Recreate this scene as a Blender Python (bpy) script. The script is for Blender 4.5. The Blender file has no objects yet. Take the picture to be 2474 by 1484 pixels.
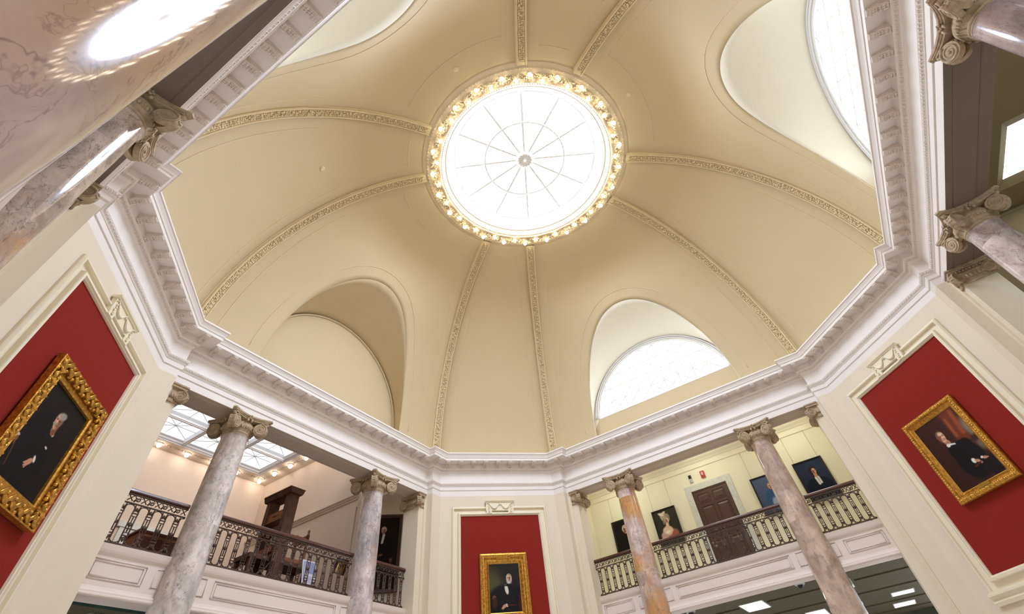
import bpy, math, random
from mathutils import Vector, Matrix, noise
random.seed(7)
PI = math.pi
C = bpy.context.scene.collection
S2 = math.sqrt(.5)

# ------------------------------------------------------------------ camera, light, exposure
FPX, SHX, SHY = 1117.535, 5.239, -111.588
cam = bpy.data.objects.new('camera', bpy.data.cameras.new('camera'))
C.objects.link(cam)
cam.location = (-3.19154, -7.40868, 1.59941)
cam.rotation_euler = (2.427120, 0.0932562, -0.1929685)
cam.data.sensor_fit = 'HORIZONTAL'
cam.data.sensor_width = 36.0
cam.data.lens = FPX / 2474 * 36.0
cam.data.shift_x = -SHX / 2474
cam.data.shift_y = SHY / 2474
cam.data.clip_start = .05
bpy.context.scene.camera = cam

W = bpy.data.worlds.new('world'); bpy.context.scene.world = W
W.use_nodes = True
W.node_tree.nodes['Background'].inputs[0].default_value = (.80, .88, 1, 1)
W.node_tree.nodes['Background'].inputs[1].default_value = 1.0
vs = bpy.context.scene.view_settings
vs.view_transform = 'Standard'; vs.look = 'None'; vs.exposure = 1.03; vs.gamma = 1
vs.use_curve_mapping = False
cy = bpy.context.scene.cycles
cy.max_bounces = 10; cy.diffuse_bounces = 6; cy.glossy_bounces = 3
cy.use_denoising = True; cy.use_adaptive_sampling = True; cy.adaptive_threshold = .02
cy.sample_clamp_indirect = 6
OCULUS_E, LUNETTE_E, BULB_E, GALLERY_SKY_E, PANEL_E = 12.5, 1.65, 23.0, 0.60, 3.0

# ------------------------------------------------------------------ frames
NRM = dict(back=(0, 1), left=(-1, 0), right=(1, 0), front=(0, -1), A=(-S2, S2), B=(S2, S2), C=(S2, -S2), D=(-S2, -S2))
SIDE = dict(A='back_left', B='back_right', C='front_right', D='front_left')
def frame(nm, t=0, D=0, z=0, rot=0):
    """local x = tangent, y = outward, z = up"""
    n = Vector((*NRM[nm], 0)); tt = Vector((n.y, -n.x, 0))
    o = tt * t + n * D + Vector((0, 0, z))
    return Matrix.Translation(o) @ Matrix.Rotation(math.atan2(tt.y, tt.x) + rot, 4, 'Z')

# measured sizes (metres)
DG, BA, ST, PL, EE = 8.0, 6.9007, .230, .6588, .4596
ZC, ZW = 9.472, 8.20
F = BA + ST + EE            # 7.590 architrave face of a bay

# ------------------------------------------------------------------ mesh builder
class MB:
    def __init__(s): s.v = []; s.f = []; s.m = []; s.sm = []; s.M = Matrix()
    def add(s, vs_, fs, mi=0, smooth=False, M=None):
        b = len(s.v); T = s.M @ M if M is not None else s.M
        s.v += [tuple(T @ Vector(p)) for p in vs_]
        for f in fs: s.f.append([b + i for i in f]); s.m.append(mi); s.sm.append(smooth)
        return s
    def box(s, x0, x1, y0, y1, z0, z1, mi=0, M=None):
        v = [(x, y, z) for z in (z0, z1) for y in (y0, y1) for x in (x0, x1)]
        return s.add(v, [(0, 2, 3, 1), (4, 5, 7, 6), (0, 1, 5, 4), (2, 6, 7, 3), (0, 4, 6, 2), (1, 3, 7, 5)], mi, False, M)
    def prism(s, pts, a0, a1, axis='x', mi=0, M=None, smooth=False):
        """pts = 2D outline in the plane across axis; x: (y,z), y: (x,z), z: (x,y)"""
        def P(p, a): return {'x': (a, p[0], p[1]), 'y': (p[0], a, p[1]), 'z': (p[0], p[1], a)}[axis]
        n = len(pts); v = [P(p, a0) for p in pts] + [P(p, a1) for p in pts]
        s.add(v, [tuple((i, (i + 1) % n, n + (i + 1) % n, n + i)) for i in range(n)], mi, smooth, M)
        return s.add(v, [tuple(range(n))[::-1], tuple(range(n, 2 * n))], mi, False, M)
    def lathe(s, prof, n=32, mi=0, M=None, smooth=True, a0=0, a1=2 * PI, cap=False):
        full = abs(a1 - a0 - 2 * PI) < 1e-6; k = n if full else n + 1
        v = []; f = []
        for r, z in prof:
            for i in range(k):
                a = a0 + (a1 - a0) * i / n; v.append((r * math.cos(a), r * math.sin(a), z))
        for j in range(len(prof) - 1):
            for i in range(n):
                q = (i + 1) % k; f.append((j * k + i, j * k + q, (j + 1) * k + q, (j + 1) * k + i))
        if cap: f.append(tuple(range(k))[::-1]); f.append(tuple(range((len(prof) - 1) * k, len(prof) * k)))
        return s.add(v, f, mi, smooth, M)
    def tube(s, path, r, n=6, mi=0, M=None, closed=False, smooth=True):
        pts = [Vector(p) for p in path]; m = len(pts); v = []; f = []
        rr = r if isinstance(r, (list, tuple)) else [r] * m
        up = None
        for i, p in enumerate(pts):
            if closed: d = pts[(i + 1) % m] - pts[i - 1]
            else: d = pts[min(i + 1, m - 1)] - pts[max(i - 1, 0)]
            d.normalize()
            if up is None: up = Vector((0, 0, 1)) if abs(d.z) < .9 else Vector((0, 1, 0))
            a = d.cross(up)
            if a.length < 1e-4: a = d.orthogonal()
            a.normalize(); b = a.cross(d).normalized(); up = b
            for k in range(n):
                w = 2 * PI * k / n; v.append(tuple(p + (a * math.cos(w) + b * math.sin(w)) * rr[i]))
        for i in range(m if closed else m - 1):
            j = (i + 1) % m
            for k in range(n): q = (k + 1) % n; f.append((i * n + k, i * n + q, j * n + q, j * n + k))
        if not closed: f += [tuple(range(n))[::-1], tuple(range((m - 1) * n, m * n))]
        return s.add(v, f, mi, smooth, M)
    def ball(s, c, rx, ry=None, rz=None, n=8, mi=0, M=None):
        ry = rx if ry is None else ry; rz = rx if rz is None else rz; k = max(3, n // 2)
        v = [(c[0], c[1], c[2] - rz)]
        for j in range(1, k):
            a = -PI / 2 + PI * j / k
            for i in range(n):
                b = 2 * PI * i / n; v.append((c[0] + rx * math.cos(a) * math.cos(b), c[1] + ry * math.cos(a) * math.sin(b), c[2] + rz * math.sin(a)))
        v.append((c[0], c[1], c[2] + rz)); f = []
        for i in range(n): f.append((0, 1 + (i + 1) % n, 1 + i)); f.append((len(v) - 1, 1 + (k - 2) * n + i, 1 + (k - 2) * n + (i + 1) % n))
        for j in range(k - 2):
            for i in range(n): q = (i + 1) % n; f.append((1 + j * n + i, 1 + j * n + q, 1 + (j + 1) * n + q, 1 + (j + 1) * n + i))
        return s.add(v, f, mi, True, M)
    def grid(s, fn, nu, nv, mi=0, smooth=True, M=None):
        v = [fn(i / nu, j / nv) for j in range(nv + 1) for i in range(nu + 1)]
        f = [(j * (nu + 1) + i, j * (nu + 1) + i + 1, (j + 1) * (nu + 1) + i + 1, (j + 1) * (nu + 1) + i) for j in range(nv) for i in range(nu)]
        return s.add(v, f, mi, smooth, M)
    def mesh(s, name, mats):
        me = bpy.data.meshes.new(name); me.from_pydata(s.v, [], s.f)
        for m_ in (mats if isinstance(mats, (list, tuple)) else [mats]): me.materials.append(m_)
        me.polygons.foreach_set('material_index', s.m); me.polygons.foreach_set('use_smooth', s.sm)
        me.update(); return me
    def build(s, name, mats, parent=None, loc=None):
        me = s.mesh(name, mats); o = bpy.data.objects.new(name, me); C.objects.link(o)
        if parent is not None: o.parent = parent
        if loc is not None: o.matrix_world = loc
        return o
def tag(o, label=None, cat=None, group=None, kind=None):
    if label: o['label'] = label
    if cat: o['category'] = cat
    if group: o['group'] = group
    if kind: o['kind'] = kind
    return o
def struct(o): o['kind'] = 'structure'; return o
def thing(name, M, label, cat, group=None):
    o = bpy.data.objects.new(name, None); C.objects.link(o); o.matrix_world = M; o.empty_display_size = .2
    return tag(o, label, cat, group)
def kids(o): return [c for c in bpy.data.objects if c.parent == o]
def copy_tree(o, M=None, parent=None, label=None, group=None):
    c = o.copy(); C.objects.link(c)
    if parent is not None: c.parent = parent
    if M is not None: c.matrix_world = M
    if label: c['label'] = label
    if group: c['group'] = group
    for ch in [x for x in o.children]: copy_tree(ch, None, c)
    return c

# ------------------------------------------------------------------ materials
def srgb(r, g, b):
    f = lambda c: (c / 255 / 12.92) if c / 255 <= .04045 else ((c / 255 + .055) / 1.055) ** 2.4
    return (f(r), f(g), f(b), 1)
def mat(name, col, rough=.6, metal=0, var=.05, scale=6, bump=0, bscale=60, coat=0, emit=None, estr=0):
    m = bpy.data.materials.new(name); m.use_nodes = True; nt = m.node_tree; b = nt.nodes['Principled BSDF']
    b.inputs['Roughness'].default_value = rough; b.inputs['Metallic'].default_value = metal
    b.inputs['Coat Weight'].default_value = coat
    tc = nt.nodes.new('ShaderNodeTexCoord')
    if var > 0:
        n = nt.nodes.new('ShaderNodeTexNoise'); n.inputs['Scale'].default_value = scale; n.inputs['Detail'].default_value = 4
        nt.links.new(tc.outputs['Object'], n.inputs['Vector'])
        r = nt.nodes.new('ShaderNodeValToRGB'); c = Vector(col[:3])
        r.color_ramp.elements[0].position = .3; r.color_ramp.elements[1].position = .7
        r.color_ramp.elements[0].color = (*(c * (1 - var)), 1); r.color_ramp.elements[1].color = (*(c * (1 + var)), 1)
        nt.links.new(n.outputs['Fac'], r.inputs['Fac']); nt.links.new(r.outputs['Color'], b.inputs['Base Color'])
    else: b.inputs['Base Color'].default_value = col
    if bump > 0:
        n2 = nt.nodes.new('ShaderNodeTexNoise'); n2.inputs['Scale'].default_value = bscale; n2.inputs['Detail'].default_value = 3
        nt.links.new(tc.outputs['Object'], n2.inputs['Vector'])
        bp = nt.nodes.new('ShaderNodeBump'); bp.inputs['Strength'].default_value = bump; bp.inputs['Distance'].default_value = .01
        nt.links.new(n2.outputs['Fac'], bp.inputs['Height']); nt.links.new(bp.outputs['Normal'], b.inputs['Normal'])
    if emit:
        b.inputs['Emission Color'].default_value = emit; b.inputs['Emission Strength'].default_value = estr
    return m
M = {}
M['dome'] = mat('dome_tan_plaster', srgb(201, 183, 143), .7, var=.015, scale=1.2, bump=.05, bscale=9)
M['domerib'] = mat('rib_plaster', srgb(216, 198, 156), .6, var=.03, scale=20)
M['reveal'] = mat('reveal_plaster', srgb(236, 230, 210), .75, var=.01)
M['cream'] = mat('cream_wall_plaster', srgb(226, 214, 192), .7, var=.015, scale=2)
M['creamtrim'] = mat('cream_moulding', srgb(236, 226, 200), .5, var=.01)
M['white'] = mat('white_entablature_plaster', srgb(236, 228, 222), .55, var=.012, scale=3)
M['fascia'] = mat('pinkish_white_fascia_paint', srgb(228, 214, 204), .55, var=.012, scale=3)
M['orn'] = mat('white_ornament_plaster', srgb(226, 214, 204), .6, var=.05, scale=30)
M['ring'] = mat('oculus_ring_plaster', srgb(222, 204, 168), .5, var=.02, scale=12)
M['whitegloss'] = mat('white_frame_paint', srgb(236, 236, 238), .4, var=0)
M['mullion'] = mat('skylight_mullion_paint', srgb(244, 243, 240), .5, var=0)
M['stone'] = mat('carved_capital_stone', srgb(178, 158, 130), .75, var=.2, scale=14, bump=.5, bscale=40)
M['soffit'] = mat('shaded_soffit_plaster', srgb(124, 108, 94), .7, var=.02)  # darkened copy of the soffit plaster, its shade put into the colour
M['yellow'] = mat('pale_yellow_gallery_paint', srgb(232, 228, 204), .7, var=.02, scale=2)
M['galwhite'] = mat('gallery_pinkish_white_paint', srgb(222, 205, 188), .75, var=.015)
M['soffitlit'] = mat('lit_soffit_plaster', srgb(198, 184, 168), .7, var=.02)  # same plaster brightened, light from the lit galleries put into the colour
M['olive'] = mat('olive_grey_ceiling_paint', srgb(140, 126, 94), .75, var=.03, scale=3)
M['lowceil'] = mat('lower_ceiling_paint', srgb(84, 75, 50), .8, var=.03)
M['darkgrey'] = mat('dark_grey_green_glass', srgb(74, 78, 64), .15, var=.2, scale=1.5)
M['darkgreen'] = mat('dark_green_glass', srgb(40, 62, 56), .12, var=.3, scale=1.5)
M['red'] = mat('red_fabric', srgb(138, 42, 32), .95, var=.06, scale=90, bump=.3, bscale=240)
M['red'].node_tree.nodes['Principled BSDF'].inputs['Specular IOR Level'].default_value = .12
M['gold'] = mat('gilded_frame', srgb(208, 154, 68), .34, .8, var=.4, scale=18, bump=.5, bscale=45)
M['goldflat'] = mat('gilded_slip', srgb(206, 152, 64), .3, .8, var=.08, scale=30)
M['blackframe'] = mat('black_picture_frame', srgb(38, 28, 22), .4, var=.2, scale=20)
M['brownframe'] = mat('brown_picture_frame', srgb(72, 44, 28), .4, var=.2, scale=10)
M['mahogany'] = mat('polished_mahogany', srgb(76, 34, 22), .3, var=.25, scale=12, coat=.4)
M['doorwood'] = mat('dark_door_wood', srgb(74, 46, 40), .4, var=.18, scale=8, coat=.2)
M['presswood'] = mat('old_dark_oak', srgb(84, 50, 32), .55, var=.4, scale=7, bump=.4, bscale=24)
M['presswood2'] = mat('worn_brown_oak', srgb(140, 86, 54), .5, var=.35, scale=9, bump=.3, bscale=24)
M['iron'] = mat('bronzed_wrought_iron', srgb(78, 60, 50), .45, .35, var=.25, scale=30)
M['brass'] = mat('brass', srgb(190, 150, 70), .25, .95, var=.1)
M['steel'] = mat('bright_steel', srgb(190, 195, 200), .25, .9, var=.05)
M['black'] = mat('black_plastic', srgb(20, 20, 22), .25, var=0)
M['grey'] = mat('grey_white_plastic', srgb(190, 188, 182), .4, var=0)
M['redplastic'] = mat('red_alarm_plastic', srgb(176, 34, 22), .35, var=0)
M['wire'] = mat('picture_wire', srgb(150, 140, 110), .5, .5, var=0)
M['floor'] = mat('pale_stone_floor', srgb(220, 213, 204), .35, var=.05, scale=1.5)
M['paper'] = mat('printed_paper', srgb(220, 216, 224), .6, var=.0)
M['blueprint'] = mat('blue_print_ink', srgb(150, 150, 190), .6, var=.3, scale=30)
M['marbletrim'] = mat('pale_grey_marble', srgb(205, 206, 202), .3, var=.1, scale=9)
def emat(name, col, st):
    m = bpy.data.materials.new(name); m.use_nodes = True; nt = m.node_tree; nt.nodes.clear()
    e = nt.nodes.new('ShaderNodeEmission'); o = nt.nodes.new('ShaderNodeOutputMaterial')
    e.inputs[0].default_value = col; e.inputs[1].default_value = st; nt.links.new(e.outputs[0], o.inputs[0]); return m
M['sky_oculus'] = emat('daylit_oculus_glass', (.835, .97, 1.215, 1), OCULUS_E)
M['sky_lunette'] = emat('daylit_lunette_glass', (.92, .99, 1.08, 1), LUNETTE_E)
M['sky_gallery'] = emat('daylit_laylight_glass', (.93, .96, 1, 1), GALLERY_SKY_E)
M['bulb'] = emat('warm_lit_bulb', (1, .87, .66, 1), BULB_E)
M['bulb2'] = emat('warm_gallery_bulb', (1, .88, .76, 1), BULB_E * .5)
M['tube'] = emat('yellowish_fluorescent_tube', (1, 1, .82, 1), 19)
M['panel'] = emat('fluorescent_panel', (.98, 1, .93, 1), PANEL_E)

def marble(name, ochre, base=(186, 170, 168), vein=(96, 84, 92), seed=0, ochrecol=(206, 146, 74)):
    m = bpy.data.materials.new(name); m.use_nodes = True; nt = m.node_tree; b = nt.nodes['Principled BSDF']; L = nt.links
    def N(t, **k):
        n = nt.nodes.new(t)
        for a, v in k.items(): n.inputs[a].default_value = v
        return n
    tc = N('ShaderNodeTexCoord'); mp = N('ShaderNodeMapping'); mp.inputs['Location'].default_value = (seed * 3.1, seed * 1.7, seed * 2.3); mp.inputs['Scale'].default_value = (1, 1, .62)
    # the shaft is built of drums, each cut from its own block
    sx = N('ShaderNodeSeparateXYZ'); cb_ = N('ShaderNodeCombineXYZ'); L.new(tc.outputs['Object'], sx.inputs[0])
    def mth(op, a, b_):
        q = nt.nodes.new('ShaderNodeMath'); q.operation = op
        for i, v in enumerate((a, b_)):
            if v is None: continue
            if isinstance(v, (int, float)): q.inputs[i].default_value = v
            else: L.new(v, q.inputs[i])
        return q.outputs[0]
    fl_ = mth('FLOOR', mth('DIVIDE', mth('ADD', sx.outputs[2], .35 + (seed % 1) * 1.1), 2.05), None)
    L.new(mth('ADD', sx.outputs[0], mth('MULTIPLY', fl_, 3.7)), cb_.inputs[0]); L.new(sx.outputs[1], cb_.inputs[1]); L.new(sx.outputs[2], cb_.inputs[2])
    L.new(cb_.outputs[0], mp.inputs['Vector'])
    warp = N('ShaderNodeTexNoise', Scale=1.6, Detail=6.0, Roughness=.6); L.new(mp.outputs[0], warp.inputs['Vector'])
    ad = nt.nodes.new('ShaderNodeMixRGB'); ad.blend_type = 'ADD'; ad.inputs[0].default_value = .55
    L.new(mp.outputs[0], ad.inputs[1]); L.new(warp.outputs['Color'], ad.inputs[2])
    # cloudy base
    cl = N('ShaderNodeTexNoise', Scale=2.4, Detail=8.0, Roughness=.62); L.new(ad.outputs[0], cl.inputs['Vector'])
    r1 = nt.nodes.new('ShaderNodeValToRGB'); e = r1.color_ramp.elements
    e[0].position = .30; e[0].color = srgb(*[int(c * .74) for c in base]); e[1].position = .66; e[1].color = srgb(*[min(255, int(c * 1.14)) for c in base])
    L.new(cl.outputs['Fac'], r1.inputs[0])
    # ochre patches
    oc = N('ShaderNodeTexNoise', Scale=1.15, Detail=4.0, Roughness=.5); L.new(ad.outputs[0], oc.inputs['Vector'])
    r2 = nt.nodes.new('ShaderNodeValToRGB'); e = r2.color_ramp.elements
    th = .68 - ochre * .25; e[0].position = th; e[0].color = (0, 0, 0, 1); e[1].position = th + .17; e[1].color = (.9, .9, .9, 1)
    L.new(oc.outputs['Fac'], r2.inputs[0])
    mx = nt.nodes.new('ShaderNodeMixRGB'); L.new(r2.outputs[0], mx.inputs[0]); L.new(r1.outputs[0], mx.inputs[1]); mx.inputs[2].default_value = srgb(*ochrecol)
    # veins: thin ridges of noise
    def ridge(scale, width, strength, prev, col, detail=5.):
        n = N('ShaderNodeTexNoise', Scale=scale, Detail=detail, Roughness=.62, Distortion=.5); L.new(ad.outputs[0], n.inputs['Vector'])
        s_ = nt.nodes.new('ShaderNodeMath'); s_.operation = 'SUBTRACT'; L.new(n.outputs['Fac'], s_.inputs[0]); s_.inputs[1].default_value = .5
        a_ = nt.nodes.new('ShaderNodeMath'); a_.operation = 'ABSOLUTE'; L.new(s_.outputs[0], a_.inputs[0])
        q = nt.nodes.new('ShaderNodeMapRange'); q.inputs['From Min'].default_value = 0; q.inputs['From Max'].default_value = width
        q.inputs['To Min'].default_value = strength; q.inputs['To Max'].default_value = 0; L.new(a_.outputs[0], q.inputs['Value'])
        x = nt.nodes.new('ShaderNodeMixRGB'); L.new(q.outputs[0], x.inputs[0]); L.new(prev.outputs[0], x.inputs[1]); x.inputs[2].default_value = col
        return x
    p = ridge(2.2, .011, .6, mx, srgb(*vein)); p = ridge(5.5, .012, .42, p, srgb(*vein)); p = ridge(1.1, .05, .35, p, srgb(150, 120, 110), 3.)
    L.new(p.outputs[0], b.inputs['Base Color'])
    b.inputs['Roughness'].default_value = .075
    b.inputs['Specular IOR Level'].default_value = .42
    return m

# ------------------------------------------------------------------ plan geometry
def line2(n1, d1, n2, d2):
    det = n1[0] * n2[1] - n1[1] * n2[0]
    return ((d1 * n2[1] - d2 * n1[1]) / det, (n1[0] * d2 - n2[0] * d1) / det)
def corner(diag, bay, e):
    """plan points V (meets the diagonal wall), O, I (break back to the bay) pushed e out from the cornice edge"""
    n1, n2 = NRM[diag], NRM[bay]
    V = line2(n1, DG + e, n2, BA + e); V0 = line2(n1, DG, n2, BA)
    t = (-n2[1], n2[0])
    if t[0] * n1[0] + t[1] * n1[1] > 0: t = (-t[0], -t[1])
    O = (V0[0] + t[0] * PL + (n2[0] - t[0]) * e, V0[1] + t[1] * PL + (n2[1] - t[1]) * e)
    I = (O[0] + n2[0] * ST, O[1] + n2[1] * ST)
    return V, O, I
DIAG = {'back': ('A', 'B'), 'right': ('B', 'C'), 'front': ('C', 'D'), 'left': ('D', 'A')}
BAYN = {'A': ('left', 'back'), 'B': ('back', 'right'), 'C': ('right', 'front'), 'D': ('front', 'left')}
def diag_path(dg, e):
    l, r = DIAG[dg]; V1, O1, I1 = corner(dg, l, e); V2, O2, I2 = corner(dg, r, e)
    return [I1, O1, V1, V2, O2, I2]
def bay_path(b, e):
    l, r = BAYN[b]; return [corner(l, b, e)[2], corner(r, b, e)[2]]

# ------------------------------------------------------------------ entablature, one trim per side
PROF = [(-.30, 8.20), (0, 8.20), (0, 8.375), (.022, 8.385), (.022, 8.49), (.034, 8.50), (.04, 8.52), (.075, 8.59), (.075, 8.61), (.01, 8.622), (0, 8.64),
        (0, 8.96), (.012, 8.965), (.02, 8.985), (.035, 8.99), (.07, 9.055), (.10, 9.075), (.10, 9.235), (.115, 9.24), (.36, 9.24), (.36, 9.23), (.385, 9.23),
        (.385, 9.31), (.40, 9.313), (.403, 9.33), (.412, 9.36), (.438, 9.41), (.442, 9.427), (.46, 9.432), (.46, 9.472), (.0, 9.50), (-.30, 9.50)]
def sweep(paths, closed_ends=True):
    """paths: list over the profile of plan polylines with z"""
    mb = MB(); n = len(paths[0][0]); v = [(p[0], p[1], z) for pts, z in paths for p in pts]; f = []
    k = len(paths)
    for j in range(k - 1):
        for i in range(n - 1): f.append((j * n + i, j * n + i + 1, (j + 1) * n + i + 1, (j + 1) * n + i))
    mb.add(v, f, 0, False)
    return mb
def modillion_mesh():
    """y runs from the wall out to the room (negative), x across, z up; top at 0"""
    mb = MB(); w = .066
    mb.box(-w - .012, w + .012, -.285, 0, -.02, 0)
    prof = [(0, -.02), (0, -.135), (-.03, -.145), (-.07, -.13), (-.11, -.10), (-.16, -.088), (-.21, -.092), (-.245, -.085), (-.262, -.06), (-.262, -.035), (-.255, -.02)]
    mb.prism(prof, -w, w, 'x')
    for x in (-w, w):
        for (cy, cz, r) in ((-.055, -.095, .042), (-.225, -.06, .03)):
            pts = [(x, cy + r * (1 - a / 11) * math.cos(a * .95), cz + r * (1 - a / 11) * math.sin(a * .95)) for a in range(9)]
            mb.tube(pts, .007, 4)
    mb.tube([(-w + .012, -.268, -.045), (w - .012, -.268, -.045)], .022, 8)
    for k, (y, z) in enumerate([(-.03, -.15), (-.075, -.137), (-.12, -.108), (-.165, -.094), (-.205, -.097)]):
        for sx in (-1, 0, 1): mb.ball((sx * .034, y, z), .02, .028, .013, 6)
    return mb.mesh('modillion', M['orn'])
MOD = modillion_mesh()
def egg_run(mb, P, Q, e_pts, z, pitch, size, shape='egg'):
    """row of small ornaments from P to Q; normal to the room from e_pts"""
    d = Vector((Q[0] - P[0], Q[1] - P[1], 0)); L = d.length
    if L < pitch * .6: return
    n = max(1, int(round(L / pitch))); d.normalize(); nn = e_pts
    a = math.atan2(d.y, d.x)
    for i in range(n):
        c = Vector((P[0], P[1], z)) + d * (L * (i + .5) / n)
        T = Matrix.Translation(c) @ Matrix.Rotation(a, 4, 'Z')
        if shape == 'egg':
            mb.ball((0, 0, 0), size * .62, size * .55, size, 6, M=T)
            mb.box(L / n / 2 - .006, L / n / 2 + .006, -.018, .018, -size, size * .8, M=T)
        else:
            mb.ball((-.012, 0, .0), size * .5, size * .35, size * .9, 5, M=T)
            mb.ball((.02, 0, .012), size * .35, size * .3, size * .5, 4, M=T)
            mb.ball((.02, 0, -.018), size * .3, size * .3, size * .4, 4, M=T)
trimno = [0]
def trim_name(): trimno[0] += 1; return 'trim_%d' % trimno[0]
def entablature(path_fn):
    mb = sweep([(path_fn(EE - o), z) for o, z in PROF])
    o = struct(mb.build(trim_name(), M['white']))
    orn = MB(); low = MB()
    P = path_fn(EE - .055); Q = path_fn(EE - .062)
    for i in range(len(P) - 1):
        egg_run(orn, P[i], P[i + 1], None, 9.03, .085, .034)
        egg_run(low, Q[i], Q[i + 1], None, 8.56, .075, .034, 'leaf')
    orn.build('egg_and_dart', M['orn'], o); low.build('leaf_moulding', M['orn'], o)
    return o
def put_mod(parent, x, y, ang):
    m = bpy.data.objects.new('modillion', MOD); C.objects.link(m); m.parent = parent
    m.matrix_world = Matrix.Translation((x, y, 9.239)) @ Matrix.Rotation(ang, 4, 'Z')
for dg in DIAG:
    o = entablature(lambda e, dg=dg: diag_path(dg, e))
    R = frame(dg); ang = math.atan2(R[1][0], R[0][0])
    for i in range(-4, 5):
        p = R @ Vector((i * .43, DG + EE - .095, 0)); put_mod(o, p.x, p.y, ang)
    for s, b in zip((-1, 1), DIAG[dg]):
        RB = frame(b); ab = math.atan2(RB[1][0], RB[0][0])
        sg = 1 if b == DIAG[dg][0] else -1
        p = RB @ Vector((sg * 4.16, BA + EE - .095, 0)); put_mod(o, p.x, p.y, ab)
for b in 'ABCD':
    o = entablature(lambda e, b=b: bay_path(b, e))
    RB = frame(b); ab = math.atan2(RB[1][0], RB[0][0])
    for i in range(18):
        p = RB @ Vector(((i - 8.5) * .4385, F - .095, 0)); put_mod(o, p.x, p.y, ab)
    # soffit and inner face of the beam
    s = MB(); s.M = RB
    s.box(-4.6, 4.6, F + .28, 8.24, 8.20, 9.48)
    SM = M['soffitlit'] if b in 'AB' else M['soffit']; s.build('beam', SM, o)  # one plaster, lit copy for the bright galleries, shaded copy elsewhere
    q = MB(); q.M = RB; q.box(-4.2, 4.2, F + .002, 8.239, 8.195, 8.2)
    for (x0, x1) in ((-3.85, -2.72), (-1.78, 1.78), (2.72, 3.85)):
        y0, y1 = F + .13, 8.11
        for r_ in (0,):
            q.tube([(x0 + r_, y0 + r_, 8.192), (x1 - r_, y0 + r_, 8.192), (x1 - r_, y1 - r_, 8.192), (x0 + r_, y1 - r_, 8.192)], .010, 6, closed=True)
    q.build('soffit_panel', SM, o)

# ------------------------------------------------------------------ dome
H_B, H_D = math.radians(30.6), math.radians(14.4)
def rib_r(ph): return 2.8 + 5.95 * math.cos(ph)
def rib_z(ph): return 9 + 6.5 * math.sin(ph)
PH0 = math.asin(.42 / 6.5); PH1 = math.acos(.6 / 5.95)
def z2ph(z): return math.asin(max(-1, min(1, (z - 9) / 6.5)))
def dome_pt(h, a, ph, off=0.):
    r = rib_r(ph) - off; z = rib_z(ph)
    w = min(1, max(0, (ph - .72) / .62)); w = w * w * (3 - 2 * w)
    T = a * r * math.sin(h); D = r * math.cos(h); T2 = r * math.sin(a * h); D2 = r * math.cos(a * h)
    return (T + (T2 - T) * w, D + (D2 - D) * w, z)
def opening(th, grow=0.):
    return ((2.62 + grow) * math.cos(th), 9.42 + (4.16 + grow) * math.sin(th))
def op_aph(th, grow=0.):
    t, z = opening(th, grow); z = max(z, 9.42); ph = z2ph(z); return t / (rib_r(ph) * math.sin(H_B)), ph
dome = MB()
for dg in DIAG:
    dome.M = frame(dg)
    dome.grid(lambda u, v: dome_pt(H_D, 2 * u - 1, PH0 + (PH1 - PH0) * v), 8, 40)
for b in 'ABCD':
    dome.M = frame(b); NT = 96
    def outer(th):
        tc = math.radians(52)
        if th < tc: return (1, PH0 + (PH1 - PH0) * (th / tc))
        if th > PI - tc: return (-1, PH0 + (PH1 - PH0) * ((PI - th) / tc))
        return (1 - 2 * (th - tc) / (PI - 2 * tc), PH1)
    def fn(u, v):
        th = PI * (1 - u); a0, p0 = op_aph(th); a1, p1 = outer(th)
        if v == 0: return dome_pt(H_B, a0, p0)
        return dome_pt(H_B, a0 + (a1 - a0) * v, p0 + (p1 - p0) * v)
    dome.grid(fn, NT, 24)
dome_o = struct(dome.build('ceiling', M['dome']))
sol = dome_o.modifiers.new('thickness', 'SOLIDIFY'); sol.thickness = .012; sol.offset = -1
# band moulding that frames each lunette, and the incised-looking panel beads
bead = MB()
for b in 'ABCD':
    bead.M = frame(b)
    for g_ in (.40,):
        pts = []
        for i in range(61):
            th = math.radians(6) + (PI - math.radians(12)) * i / 60
            a, ph = op_aph(th, g_)
            if abs(a) < .97: pts.append(dome_pt(H_B, a, ph, .004))
        bead.tube(pts, .011, 5)
    # panel outline: up beside both ribs and across under the oculus ring
    for s in (-1, 1):
        pts = []
        for i in range(40):
            ph = PH0 + .02 + (1.30 - PH0) * i / 39; r = rib_r(ph)
            pts.append(dome_pt(H_B, s * (1 - .50 / (r * math.sin(H_B))), ph, .004))
        bead.tube(pts, .011, 5)
        if s == -1: A0 = pts[-1]; a_end = 1 - .50 / (rib_r(PH0 + .02 + 1.30 - PH0) * math.sin(H_B)); phe = PH0 + .02 + 1.30 - PH0
    bead.tube([dome_pt(H_B, -a_end + 2 * a_end * i / 30, phe, .004) for i in range(31)], .011, 5)
for dg in DIAG:
    bead.M = frame(dg)
    for s in (-1, 1):
        pts = []
        for i in range(40):
            ph = PH0 + .02 + (1.36 - PH0) * i / 39; r = rib_r(ph)
            pts.append(dome_pt(H_D, s * max(.1, (1 - .52 / (r * math.sin(H_D)))), ph, .004))
        bead.tube(pts, .011, 5)
        ae, pe = max(.1, 1 - .52 / (rib_r(ph) * math.sin(H_D))), ph
    bead.tube([dome_pt(H_D, -ae + 2 * ae * i / 6, pe, .004) for i in range(7)], .011, 5)
bead.build('panel_beads', M['domerib'], dome_o)

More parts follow.
